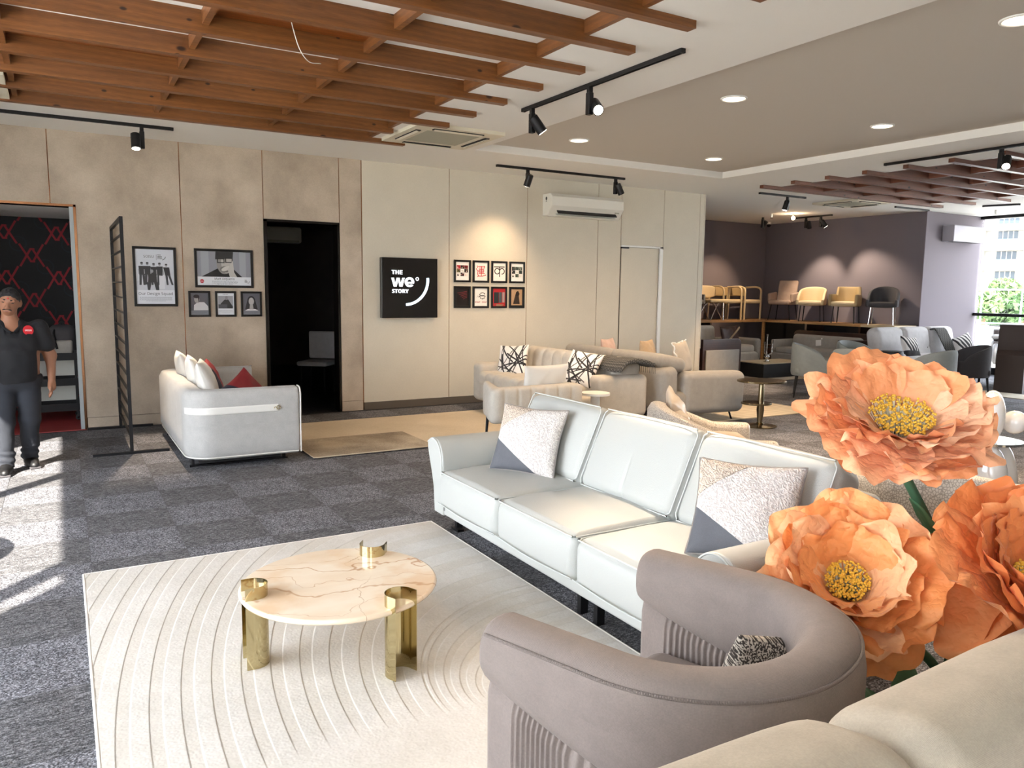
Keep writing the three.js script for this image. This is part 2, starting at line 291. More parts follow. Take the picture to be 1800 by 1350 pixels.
// a wall of upholstery that runs round three sides, open to +z: w wide, d deep (front edge at z = d/2), corner radius rc, t thick
function ushell({ w, d, rc, t, y0, y1, step = 0.03, flare = 0, round = 0.5, bump, ends = 0.6, from = 0, to = 1 }) {
  const path = [], hw = w / 2 - t / 2, zf = d / 2, zb = -d / 2 + t / 2, r = Math.max(0.001, rc - t / 2);
  const line = (x0, z0, x1, z1, nx, nz) => { const L = Math.hypot(x1 - x0, z1 - z0), n = Math.max(1, Math.ceil(L / step)); for (let i = 0; i < n; i++) path.push([lerp(x0, x1, i / n), lerp(z0, z1, i / n), nx, nz]); };
  const arc = (cx, cz, a0, a1) => { const n = Math.max(3, Math.ceil(r * Math.abs(a1 - a0) / step)); for (let i = 0; i < n; i++) { const a = lerp(a0, a1, i / n); path.push([cx + r * Math.cos(a), cz + r * Math.sin(a), Math.cos(a), Math.sin(a)]); } };
  line(-hw, zf, -hw, zb + r, -1, 0); arc(-hw + r, zb + r, Math.PI, Math.PI * 1.5); if (hw - r > 0.005) line(-hw + r, zb, hw - r, zb, 0, -1); arc(hw - r, zb + r, Math.PI * 1.5, Math.PI * 2); line(hw, zb + r, hw, zf, 1, 0); path.push([hw, zf, 1, 0]);
  const S = [0]; for (let i = 1; i < path.length; i++) S.push(S[i - 1] + Math.hypot(path[i][0] - path[i - 1][0], path[i][1] - path[i - 1][1]));
  const L = S[S.length - 1], rings = [], K = 28;
  const ring = (k, s, e) => { // e: 1 = full section, less near the ends
    const [x, z, nx, nz] = path[k], u = s / L, lo = typeof y0 === 'function' ? y0(u, x, z) : y0, hi = typeof y1 === 'function' ? y1(u, x, z) : y1, out = [], h = (hi - lo) / 2, m = (hi + lo) / 2, rr = Math.min(t, 2 * h) * round;
    for (let j = 0; j < K; j++) {
      const a = j / K * 2 * Math.PI, ca = Math.cos(a), sa = Math.sin(a), hx = t / 2 - rr, hy = h - rr;
      const q = Math.max(Math.abs(ca), Math.abs(sa)); let px = clamp(ca / q * t / 2, -hx, hx), py = clamp(sa / q * h, -hy, hy);
      const ex = ca / q * t / 2 - px, ey = sa / q * h - py, el = Math.hypot(ex, ey) || 1; px += ex / el * rr; py += ey / el * rr;
      px *= e; py *= 1 - (1 - e) * 0.5 * Math.min(1, t / (2 * h));
      if (bump) px += bump(s, m + py, ca, L) * (ca > 0 ? 1 : -1) * Math.min(1, Math.abs(ca) * 1.6);
      const off = px + flare * (m + py);
      out.push(V(x + nx * off, m + py, z + nz * off));
    }
    return out;
  };
  const i0 = Math.round(from * (path.length - 1)), i1 = Math.round(to * (path.length - 1));
  const endR = t * ends * 0.5;
  for (const [f, q] of [[1, 0.25], [0.7, 0.72], [0.35, 0.93]]) { const g = ring(i0, S[i0], q), p = path[i0]; rings.push(g.map((v) => V(v.x + -p[3] * 0 + (i0 === 0 ? 0 : 0), v.y, v.z + endR * f))); }
  for (let k = i0; k <= i1; k++) rings.push(ring(k, S[k], 1));
  for (const [f, q] of [[0.35, 0.93], [0.7, 0.72], [1, 0.25]]) rings.push(ring(i1, S[i1], q).map((v) => V(v.x, v.y, v.z + endR * f)));
  return skin(rings.reverse());
}
// scatter cushion: two bulging faces, pointed corners
function pillow(w, h, t, { seed = 1, n = 22, dent = 0.25, wr = 0.006, sag = 0 } = {}) {
  const pos = [], uv = [], at = (u, v, s) => {
    const e = Math.max(0, (1 - u * u) * (1 - v * v)), pinch = 1 - 0.07 * (1 - v * v), pinch2 = 1 - 0.07 * (1 - u * u);
    let x = w / 2 * u * pinch2 * (1 - 0.0), y = h / 2 * v * pinch, z = s * t / 2 * Math.pow(e, 0.42);
    x = w / 2 * u * (1 - 0.08 * (1 - v * v) * u * u); y = h / 2 * v * (1 - 0.08 * (1 - u * u) * v * v);
    z += s * wr * Math.pow(e, 0.3) * n3(x * 16, y * 16, seed * 7.3 + s, seed) * 2; if (sag) y -= sag * Math.pow(1 - u * u, 2) * (v > 0 ? v : 0);
    z -= s * dent * t * 0.25 * Math.exp(-((u * 2.2) ** 2)) * Math.max(0, v) * Math.pow(e, 0.5);
    return [x, y, z];
  };
  for (const s of [1, -1]) for (let i = 0; i < n; i++) for (let j = 0; j < n; j++) {
    const f = (k) => Math.sin((k / n - 0.5) * Math.PI * 0.999), a = [[i, j], [i + 1, j], [i + 1, j + 1], [i, j + 1]].map(([x, y]) => [f(x), f(y)]), o = s > 0 ? [0, 1, 2, 0, 2, 3] : [0, 2, 1, 0, 3, 2];
    for (const k of o) { const [u, v] = a[k]; pos.push(...at(u, v, s)); uv.push((u + 1) / 2 * (w > 0.01 ? 1 : 1), (v + 1) / 2); }
  }
  const g = new THREE.BufferGeometry(); g.setAttribute('position', new THREE.Float32BufferAttribute(pos, 3)); g.setAttribute('uv', new THREE.Float32BufferAttribute(uv, 2));
  return smooth(g);
}
// keep the triangles of a geometry whose centre passes a test
function sift(g, test) {
  const n = g.index ? g.toNonIndexed() : g, keep = [], p = n.attributes.position, uv = n.attributes.uv;
  for (let t = 0; t < p.count; t += 3) { const c = [0, 1, 2].map((k) => (p.getX(t) * (k === 0) + 0)), x = (p.getX(t) + p.getX(t + 1) + p.getX(t + 2)) / 3, y = (p.getY(t) + p.getY(t + 1) + p.getY(t + 2)) / 3, z = (p.getZ(t) + p.getZ(t + 1) + p.getZ(t + 2)) / 3, u = (uv.getX(t) + uv.getX(t + 1) + uv.getX(t + 2)) / 3, v = (uv.getY(t) + uv.getY(t + 1) + uv.getY(t + 2)) / 3; if (test(x, y, z, u, v)) keep.push(t, t + 1, t + 2); }
  const o = new THREE.BufferGeometry();
  for (const k of ['position', 'normal', 'uv']) { const a = n.attributes[k], s = a.itemSize, d = new Float32Array(keep.length * s); keep.forEach((i, q) => { for (let c = 0; c < s; c++) d[q * s + c] = a.array[i * s + c]; }); o.setAttribute(k, new THREE.BufferAttribute(d, s)); }
  return o;
}
// cut a geometry by a straight line in its x-y plane: keep the side where a*x + b*y + c > 0
function cut(g, a, b, c) {
  const n = g.index ? g.toNonIndexed() : g, A = n.attributes, out = { position: [], normal: [], uv: [] }, get = (k, i) => Array.from(A[k].array.slice(i * A[k].itemSize, (i + 1) * A[k].itemSize));
  for (let t = 0; t < A.position.count; t += 3) {
    const P = [0, 1, 2].map((k) => { const v = { position: get('position', t + k), normal: get('normal', t + k), uv: get('uv', t + k) }; v.f = a * v.position[0] + b * v.position[1] + c; return v; }), Q = [];
    for (let k = 0; k < 3; k++) { const p = P[k], q = P[(k + 1) % 3]; if (p.f > 0) Q.push(p); if ((p.f > 0) !== (q.f > 0)) { const s = p.f / (p.f - q.f), v = {}; for (const m of ['position', 'normal', 'uv']) v[m] = p[m].map((x, i) => lerp(x, q[m][i], s)); Q.push(v); } }
    for (let k = 1; k + 1 < Q.length; k++) for (const v of [Q[0], Q[k], Q[k + 1]]) for (const m of ['position', 'normal', 'uv']) out[m].push(...v[m]);
  }
  const o = new THREE.BufferGeometry(); for (const m of ['position', 'normal', 'uv']) o.setAttribute(m, new THREE.Float32BufferAttribute(out[m], m === 'uv' ? 2 : 3)); return o;
}
// points along the outside of a ushell, set in from its face
function uline(w, d, rc, y, inset, zf = d / 2) { const h = w / 2 - inset, r = rc - inset, p = []; for (let k = 0; k <= 8; k++) p.push([-h, lerp(zf, -d / 2 + rc, k / 8)]); for (let k = 1; k <= 14; k++) { const a = Math.PI * (1 + k / 28); p.push([-w / 2 + rc + r * Math.cos(a), -d / 2 + rc + r * Math.sin(a)]); } const m = p.slice().reverse().map(([x, z]) => [-x, z]); if (w / 2 - rc < 0.01) m.shift(); const all = [...p, ...m]; return all.map(([x, z], i) => V(x, typeof y === 'function' ? y(i / (all.length - 1)) : y, z)); }
// uv scaled so that a 0..1 face reads in metres
function uvScale(g, a, b = a) { const u = g.attributes.uv; for (let i = 0; i < u.count; i++) u.setXY(i, u.getX(i) * a, u.getY(i) * b); return g; }
// surface nets over a distance function
function nets(f, lo, hi, c) {
  const n = [0, 1, 2].map((k) => Math.ceil((hi[k] - lo[k]) / c) + 1), [nx, ny, nz] = n, F = new Float32Array(nx * ny * nz), id = (x, y, z) => (z * ny + y) * nx + x;
  for (let z = 0; z < nz; z++) for (let y = 0; y < ny; y++) for (let x = 0; x < nx; x++) F[id(x, y, z)] = f(lo[0] + x * c, lo[1] + y * c, lo[2] + z * c);
  const vi = new Int32Array(nx * ny * nz).fill(-1), P = [], idx = [];
  const E = []; for (let a = 0; a < 8; a++) for (let k = 0; k < 3; k++) if (!(a & (1 << k))) E.push([a, a | (1 << k)]);
  for (let z = 0; z < nz - 1; z++) for (let y = 0; y < ny - 1; y++) for (let x = 0; x < nx - 1; x++) {
    const q = []; for (let a = 0; a < 8; a++) q.push(F[id(x + (a & 1), y + ((a >> 1) & 1), z + ((a >> 2) & 1))]);
    let m = 0; for (let a = 0; a < 8; a++) if (q[a] < 0) m++; if (m === 0 || m === 8) continue;
    let sx = 0, sy = 0, sz = 0, k = 0;
    for (const [a, b] of E) if ((q[a] < 0) !== (q[b] < 0)) { const t = q[a] / (q[a] - q[b]); sx += lerp(a & 1, b & 1, t); sy += lerp((a >> 1) & 1, (b >> 1) & 1, t); sz += lerp((a >> 2) & 1, (b >> 2) & 1, t); k++; }
    vi[id(x, y, z)] = P.length / 3; P.push(lo[0] + (x + sx / k) * c, lo[1] + (y + sy / k) * c, lo[2] + (z + sz / k) * c);
  }
  for (let z = 1; z < nz - 1; z++) for (let y = 1; y < ny - 1; y++) for (let x = 1; x < nx - 1; x++) {
    const s = F[id(x, y, z)] < 0;
    for (const [dx, dy, dz, a, b] of [[1, 0, 0, [0, 1, 0], [0, 0, 1]], [0, 1, 0, [0, 0, 1], [1, 0, 0]], [0, 0, 1, [1, 0, 0], [0, 1, 0]]]) {
      if (s === F[id(x + dx, y + dy, z + dz)] < 0) continue;
      const g = (i, j) => vi[id(x - i * a[0] - j * b[0], y - i * a[1] - j * b[1], z - i * a[2] - j * b[2])], A = g(0, 0), B = g(1, 0), C = g(1, 1), Dd = g(0, 1);
      if (Math.min(A, B, C, Dd) < 0) continue;
      if (s) idx.push(A, C, B, A, Dd, C); else idx.push(A, B, C, A, C, Dd);
    }
  }
  const g = new THREE.BufferGeometry(); g.setAttribute('position', new THREE.Float32BufferAttribute(P, 3)); g.setIndex(idx); g.computeVertexNormals();
  // face outwards
  let vol = 0; for (let t = 0; t < idx.length; t += 3) { const [i, j, k] = [idx[t] * 3, idx[t + 1] * 3, idx[t + 2] * 3]; vol += P[i] * (P[j + 1] * P[k + 2] - P[j + 2] * P[k + 1]) - P[i + 1] * (P[j] * P[k + 2] - P[j + 2] * P[k]) + P[i + 2] * (P[j] * P[k + 1] - P[j + 1] * P[k]); }
  if (vol < 0) { for (let t = 0; t < idx.length; t += 3) { const s = idx[t + 1]; idx[t + 1] = idx[t + 2]; idx[t + 2] = s; } g.setIndex(idx); g.computeVertexNormals(); }
  return uvBox(g);
}
function extrude(pts, depth, bevel = 0, holes = [], curve = 12) {
  const s = !Array.isArray(pts) ? pts : new THREE.Shape(pts.map(([x, y]) => new THREE.Vector2(x, y)));
  for (const h of holes) s.holes.push(new THREE.Path(h.map(([x, y]) => new THREE.Vector2(x, y))));
  return uvBox(new THREE.ExtrudeGeometry(s, { depth, bevelEnabled: bevel > 0, bevelSize: bevel, bevelThickness: bevel, bevelSegments: 3, curveSegments: curve }));
}

// ================================================================ STRUCTURE
const CE = 3.22, CU = 3.31, ZW = -9.66; // lower ceiling, raised ceiling, face of the panelled wall
camera.updateMatrixWorld(); camera.updateProjectionMatrix();
{ // floor: slab with loose-laid carpet squares
  const floor = struct('floor', 'dark grey carpet tile floor of the showroom', 'floor', box2(-2.8, 16.7, -0.16, -0.006, -13.2, 5.2), M.subfloor);
  const S = 0.515, tile = place(uvBox(new THREE.BoxGeometry(S - 0.002, 0.006, S - 0.002)), 0, -0.003, 0), list = [];
  { const uv = tile.attributes.uv; for (let i = 0; i < uv.count; i++) uv.setXY(i, uv.getX(i) + S / 2, uv.getY(i) + S / 2); }
  for (let i = -6; i < 33; i++) for (let j = -12; j < 25; j++) {
    const x = 0.08 + (i + 0.5) * S, z = -7.0 - S * 0.5 + j * S;
    if (x < -2.5 || x > 16.3 || z < (x > 9.6 ? -12.8 : -9.6) || z > 4.8) continue;
    const p = V(x, 0, z), q = p.clone().project(camera), d = p.distanceTo(camera.position);
    const seen = Math.abs(q.x) < 1.12 && q.y > -1.15 && q.z < 1;
    const hid = (x > 2.3 && x < 3 && z > -4.5 && z < -2) || (x > 0.3 && x < 1.9 && z > -4.4 && z < -1.8) || (x > 1 && z > -1.2);
    list.push({ x, z, k: (((i + j) % 2) + 2) % 2, d: seen && !hid ? d : 100 + d });
  }
  list.sort((a, b) => a.d - b.d);
  const far = [[], []];
  list.forEach((t, n) => {
    if (n < 300 && t.d < 100) { const m = part('carpet_tile', tile, t.k ? M.carpetB : M.carpetA, floor); m.position.set(t.x, 0, t.z); m.rotation.y = hash(n, 3, 1) > 0.5 ? Math.PI : 0; }
    else far[t.k].push(tile.clone().translate(t.x, 0, t.z));
  });
  const m = part('carpet', mergeGeometries([merge(far[0]), merge(far[1])], true), [M.carpetA, M.carpetB], floor); m.userData.kind = 'stuff';
}
// panelled wall at the back
{
  const body = extrude([[-2.8, 0], [-1.3, 0], [-1.3, 2.43], [0.17, 2.43], [0.17, 0], [2.19, 0], [2.19, 2.405], [3.08, 2.405], [3.08, 0], [9.35, 0], [9.35, 3.4], [-2.8, 3.4]], 0.16).translate(0, 0, ZW - 0.18);
  const wall = struct('wall_back', 'long back wall of tan and cream panels parted by thin metal strips', 'wall', body, M.black);
  const G = 0.005, P = (pts, m, name = 'wall_panel') => part(name, extrude(pts, 0.02).translate(0, 0, ZW - 0.02), m, wall);
  const R = (x0, x1, y0, y1, m, name) => P([[x0 + G, y0], [x1 - G, y0], [x1 - G, y1], [x0 + G, y1]], m, name);
  R(-2.6, -0.04, 2.455, CE, M.plaster);
  P([[0.195, 0.132], [1.243 - G, 0.132], [1.243 - G, CE], [-0.04 + G, CE], [-0.04 + G, 2.455], [0.195, 2.455]], M.plaster);
  R(-2.6, -1.33, 0, 2.45, M.plaster);
  R(1.243, 2.165, 0.132, CE, M.plaster); R(2.165, 3.103, 2.42, CE, M.plaster); R(3.103, 3.395, 0.132, CE, M.plaster);
  R(0.195, 1.243, 0, 0.127, M.plaster, 'skirting_panel'); R(1.243, 2.165, 0, 0.127, M.plaster, 'skirting_panel'); R(3.103, 3.395, 0, 0.127, M.plaster, 'skirting_panel');
  const xs = [3.4, 4.642, 5.891, 7.16, 7.606, 8.47, 9.25, 9.35];
  for (let i = 0; i + 1 < xs.length; i++) if (i !== 4) R(xs[i], xs[i + 1], 0.1, CE, M.cream);
  R(7.606, 8.47, 2.325, CE, M.cream);
  for (const x of [-0.04, 1.243, 2.165, 3.103, ...xs.slice(0, 7)]) part('metal_strip', box2(x - G, x + G, x < 0 ? 2.46 : (x > 2.1 && x < 3.2 ? 2.43 : 0), CE, ZW - 0.02, ZW - 0.009), M.copper, wall);
  const end = part('end_post', box2(9.35, 9.37, 0, CE, ZW - 0.35, ZW - 0.0), M.cream, wall);
  const bb = struct('baseboard_back', 'dark brown baseboard under the cream wall panels', 'baseboard', box2(3.41, 7.6, 0, 0.097, ZW - 0.02, ZW + 0.012), M.skirting);
  part('board_end', box2(8.52, 9.36, 0, 0.097, ZW - 0.02, ZW + 0.012), M.skirting, bb);
}
{ // flush cream door in the panelling
  const d = thing('door_3', 'flush cream door set into the cream wall panels', 'door', [8.06, 0, ZW]); d.userData.kind = 'structure';
  part('door_leaf', box2(-0.43, 0.33, 0.01, 2.29, -0.019, -0.006), M.cream, d);
  part('frame', merge([box2(0.345, 0.405, 0, 2.32, -0.05, 0.012), box2(-0.45, 0.405, 2.295, 2.322, -0.05, 0.012)]), M.white, d);
  part('closer', box2(-0.44, -0.3, 2.27, 2.295, -0.03, 0.02), M.blackMetal, d);
}
{ // doorway to the small room with the red and black wallpaper
  const t = struct('trim_1', 'copper trim around the doorway beside the man', 'trim', merge([box2(0.169, 0.193, 0, 2.452, ZW - 0.17, ZW + 0.008), box2(-1.33, 0.193, 2.43, 2.454, ZW - 0.17, ZW + 0.008)]), M.copper);
  struct('door_1', 'glossy white sliding door edge inside the left doorway', 'door', box2(0.13, 0.168, 0.0, 2.43, ZW - 0.26, ZW - 0.02), phys({ color: 0xaab4b8, roughness: 0.15, clearcoat: 0.5 }));
  const wp = paint(512, 512, (g, w, h) => {
    g.fillStyle = '#07080d'; g.fillRect(0, 0, w, h); g.lineJoin = 'miter';
    const X = (cx, cy, c) => { g.strokeStyle = c; g.lineWidth = 22; g.beginPath(); g.moveTo(cx - 118, cy - 128); g.lineTo(cx - 10, cy + 70); g.lineTo(cx + 30, cy + 70); g.moveTo(cx + 118, cy - 128); g.lineTo(cx + 10, cy + 70); g.moveTo(cx - 118, cy + 128); g.lineTo(cx - 10, cy - 70); g.lineTo(cx + 30, cy - 70); g.moveTo(cx + 118, cy + 128); g.lineTo(cx + 10, cy - 70); g.stroke(); };
    const ring = (cx, cy) => { g.strokeStyle = '#0e1b22'; g.lineWidth = 14; g.beginPath(); g.arc(cx, cy, 80, 0, 7); g.stroke(); };
    for (const [x, y] of [[0, 0], [512, 0], [0, 512], [512, 512], [256, 256]]) ring(x + 128, y + 128), ring(x - 128, y - 128);
    for (const [x, y] of [[0, 0], [512, 0], [0, 512], [512, 512], [256, 256]]) X(x, y, '#8e1624');
  }, true, 0.56, 0.56);
  const wm = std({ map: wp, roughness: 0.7 });
  struct('wall_closet', 'black wallpaper with red lattice pattern inside the left doorway', 'wall', merge([box2(-1.7, 0.35, -0.1, 2.6, -11.65, -11.5), box2(-1.7, -1.5, -0.1, 2.6, -11.6, ZW - 0.18)]), wm);
  struct('wall_closet_side', 'plain grey side wall inside the left doorway', 'wall', box2(0.2, 0.35, -0.1, 2.6, -11.5, ZW - 0.18), std({ color: 0x8a8d93, roughness: 0.6 }));
  struct('ceiling_closet', 'low white ceiling inside the left doorway', 'ceiling', box2(-1.7, 0.35, 2.43, 2.6, -11.6, ZW - 0.18), M.ceiling);
  struct('floor_closet', 'red floor inside the left doorway', 'floor', box2(-1.5, 0.2, -0.05, 0.004, -11.5, ZW + 0.0), std({ color: 0x9a3a38, roughness: 0.5 }));
}
{ // dark doorway
  struct('trim_2', 'thin black frame around the dark doorway', 'trim', merge([box2(2.165, 2.2, 0, 2.417, ZW - 0.2, ZW + 0.012), box2(2.165, 3.1, 2.39, 2.417, ZW - 0.2, ZW + 0.012), box2(3.075, 3.098, 0, 2.417, ZW - 0.2, ZW - 0.0)]), M.blackGloss);
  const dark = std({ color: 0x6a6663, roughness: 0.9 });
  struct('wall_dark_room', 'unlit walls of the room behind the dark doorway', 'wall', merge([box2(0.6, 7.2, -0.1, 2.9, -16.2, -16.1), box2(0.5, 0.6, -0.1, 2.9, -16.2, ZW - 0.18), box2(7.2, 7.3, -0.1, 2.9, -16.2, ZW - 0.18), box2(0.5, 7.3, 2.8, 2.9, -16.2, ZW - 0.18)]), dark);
  struct('floor_dark_room', 'dark carpet of the room behind the dark doorway', 'floor', box2(0.5, 7.3, -0.1, -0.006, -16.2, ZW - 0.0), M.carpetB);
  const a = thing('air_conditioner', 'small air conditioner high inside the dark doorway', 'air conditioner', [3.1, 2.45, -13.0]);
  part('body', softAt(0.8, 0.26, 0.2, 0.04, 0, 0, 0.02), M.plasticWhite, a); part('louvre', box(0.7, 0.03, 0.02, 0, -0.1, 0.12), M.grille, a);
  const c = thing('dining_chair', 'pale chair standing in the dark room', 'chair', [3.35, 0, -11.6], -0.7);
  part('seat', softAt(0.48, 0.07, 0.46, 0.03, 0, 0.46, 0), M.paleGreyFabric, c); part('backrest', softAt(0.46, 0.42, 0.06, 0.03, 0, 0.72, -0.22), M.paleGreyFabric, c);
  for (const x of [-0.19, 0.19]) for (const z of [-0.18, 0.18]) part('leg', cyl(0.012, 0.016, 0.43, x, 0, z), M.blackMetal, c);
}
// display corner at the far right
struct('wall_display', 'dark grey wall behind the shelf of chairs', 'wall', merge([box2(9.2, 14.6, 0, 3.4, -13.2, -13.0), box2(9.2, 9.35, 0, 3.4, -13.0, ZW - 0.18)]), M.greyWall);
struct('wall_display_side', 'dark grey side wall with pools of lamplight', 'wall', box2(14.6, 14.8, 0, 3.4, -13.2, -9.052), M.greyWall);
struct('wall_pillar', 'broad grey pillar beside the window, lit by daylight', 'wall', box2(14.606, 16.62, 0, 3.4, -9.355, -9.05), M.greyWall);
// window wall on the right
{
  const X = 16.5, w = thing('window_1', 'tall shop window with dark frame at the far right', 'window', [X, 0, 0]); w.userData.kind = 'structure';
  part('frame', merge([box2(-0.04, 0.06, 0, 0.14, -9.05, -3.0), box2(-0.05, 0.06, 1.19, 1.25, -9.05, -3.0), box2(-0.04, 0.06, 3.16, 3.3, -9.05, -3.0), ...[-8.0, -6.3, -4.6, -3.05].map((z) => box2(-0.05, 0.06, 0, 3.22, z - 0.03, z + 0.03))]), M.blackMetal, w);
  for (const [a, b] of [[-9.05, -8.0], [-8.0, -6.3], [-6.3, -4.6], [-4.6, -3.05]]) { part('pane', box2(0, 0.008, 0.14, 1.19, a + 0.03, b - 0.03), M.glass, w); part('pane', box2(0, 0.008, 1.25, 3.16, a + 0.03, b - 0.03), M.glass, w); }
  struct('wall_right', 'plain wall along the right side beyond the window', 'wall', box2(X - 0.05, X + 0.15, 0, 3.4, -3.0, 5.2), M.wallPaint);
}
// glazed wall on the left (outside the frame): the daylight and the sun come through it
{
  const X = -2.6, z = [[-6.3, -1.41], [0.6, 4.7]];
  struct('wall_left', 'left wall around the big windows', 'wall', merge([box2(X - 0.2, X, -0.1, 3.4, -9.9, z[0][0]), box2(X - 0.2, X, -0.1, 3.4, z[0][1], z[1][0]), box2(X - 0.2, X, -0.1, 3.4, z[1][1], 5.2), box2(X - 0.2, X, 3.2, 3.4, -9.9, 5.2)]), M.wallPaint);
  const w = thing('window_2', 'row of tall windows along the left side', 'window', [X - 0.1, 0, 0]); w.userData.kind = 'structure';
  const bars = [-1.795, -4.24, 1.9, 3.3];
  part('frame', merge([...bars.map((q) => box2(-0.04, 0.04, 0, 3.2, q - 0.065, q + 0.065)), ...z.map(([a, b]) => box2(-0.04, 0.04, 0, 0.08, a, b)), ...z.map(([a, b]) => box2(-0.04, 0.04, 3.15, 3.2, a, b))]), M.blackMetal, w);
  for (const [a, b] of [[-6.3, -4.305], [-4.175, -1.86], [-1.73, -1.41], [0.6, 1.835], [1.965, 3.235], [3.365, 4.7]]) part('pane', box2(-0.004, 0.004, 0.08, 3.15, a, b), M.glass, w);
  struct('wall_rear', 'plain wall behind the viewer', 'wall', box2(-2.8, 16.7, -0.1, 3.4, 5.0, 5.2), M.wallPaint);
}
{ // ceiling: lower plane with three raised fields
  const H = (x0, x1, z0, z1) => [[x0, -z1], [x1, -z1], [x1, -z0], [x0, -z0]];
  const g = extrude([[-2.8, -5.2], [16.7, -5.2], [16.7, 13.2], [-2.8, 13.2]], CU - CE, 0, [H(-2.4, 3.0, -8.26, -1.2), H(4.27, 8.25, -8.2, 2.5), H(9.6, 13.5, -8.42, -2.2)]);
  g.rotateX(-Math.PI / 2); g.translate(0, CE, 0);
  const c = struct('ceiling', 'off-white plaster ceiling with raised fields', 'ceiling', uvBox(g), M.ceiling);
  part('raised_field', box2(-2.8, 16.7, CU, CU + 0.12, -13.2, 5.2), M.ceiling, c);
  part('tray_field', box2(4.27, 8.25, CU - 0.003, CU + 0.01, -8.2, 2.5), M.tray, c, 'greige middle field of the ceiling');
}
// timber lattices hung in the raised fields
function lattice(name, label, x0, x1, tail, zs, cross, m, ends = {}) {
  const t = thing(name, label, 'ceiling lattice', [0, CE, 0]), lo = -0.047, hi = CU - CE, TH = 0.075;
  const make = (end, flip) => { const s = flip ? [[end, lo], [x1 + tail, lo], [x1 + tail, 0], [x1, 0], [x1, hi], [x0, hi], [x0, 0], [end, 0]] : [[x0, lo], [end, lo], [end, 0], [Math.min(x1, end), 0], [Math.min(x1, end), hi], [x0, hi]]; return extrude(s, TH); };
  const flip = name === 'ceiling_lattice' && x0 > 5, std0 = [0, 1, 2, 3, 4, 5, 6].map((k) => { const g = make(flip ? x0 - tail : x1 + tail, flip), u = g.attributes.uv; for (let i = 0; i < u.count; i++) u.setXY(i, u.getX(i) + k * 0.83, u.getY(i) + k * 0.131); return g; });
  zs.forEach((z, i) => { const q = part('slat', ends[i] !== undefined ? make(ends[i], flip) : std0[(i * 3) % 7], m, t); q.position.z = z - TH; });
  for (let i = 0; i + 1 < zs.length; i++) { const L = zs[i] - TH - zs[i + 1], gz = box(0.04, hi, L - 0.001); for (const x of cross) { const q = part('cross_piece', gz, m, t); q.position.set(x, hi / 2, zs[i + 1] + L / 2); } }
  return t;
}
{
  const zs = []; for (let k = 0; k < 13; k++) zs.push(-1.36 - 0.567 * k);
  const t = lattice('ceiling_lattice', 'large brown timber slat lattice on the ceiling at upper left', -2.39, 3.0, 0.38, zs, [2.98, 1.92, 0.87, -0.25, -1.3], M.beam, { 11: 3.02 });
  const ply = std({ map: T.beam, color: 0xffd9b0, roughness: 0.4 });
  for (const [a, b, i] of [[-0.25, 0.87, 8], [0.87, 1.92, 6], [-1.3, -0.25, 8], [0.87, 1.92, 10]]) part('infill_board', box2(a + 0.02, b - 0.02, 0.07, 0.088, zs[i + 1], zs[i] - 0.075), ply, t);
  const z2 = []; for (let k = 0; k < 11; k++) z2.push(-2.55 - 0.576 * k);
  lattice('ceiling_lattice', 'smaller dark timber slat lattice on the far right ceiling', 9.6, 13.5, 0.38, z2, [9.63, 10.6, 11.6, 12.6, 13.47], M.beamDark);
}
solo('ceiling_cable', 'thin white cable hanging between the timber slats', 'cable', tube([V(1.36, 3.3, -5.17), V(1.42, 3.14, -5.2), V(1.5, 3.09, -5.28), V(1.62, 3.12, -5.4)], 0.003, 24), M.white);

// ================================================================ CEILING FITTINGS
function downlight(x, z, label, power = 15) {
  const t = thing('downlight', label, 'ceiling light', [x, CU, z], 0, 'round downlights in the raised ceiling');
  part('rim', place(new THREE.TorusGeometry(0.105, 0.012, 8, 32), 0, -0.004, 0, Math.PI / 2), M.white, t);
  part('diffuser_light', cyl(0.1, 0.1, 0.006, 0, -0.008, 0, 32), M.glow, t);
  const l = new THREE.SpotLight(WARM, power, 0, 70 * D2R, 0.6, 2); l.position.set(x, CU - 0.02, z); l.target.position.set(x, 0, z); l.castShadow = true; l.shadow.radius = 5; scene.add(l, l.target);
}
downlight(5.23, -5.1, 'round downlight nearest the glaring track spotlight');
downlight(7.31, -5.08, 'round downlight above the right white ceiling step, middle row');
downlight(5.2, -7.42, 'round downlight above the framed pictures side, far row by the ceiling cassette');
downlight(7.34, -7.46, 'round downlight in the far corner of the raised ceiling');
downlight(5.23, -2.74, 'round downlight cut by the right edge of the picture');
downlight(7.31, -2.74, 'round downlight beyond the right edge, front row');

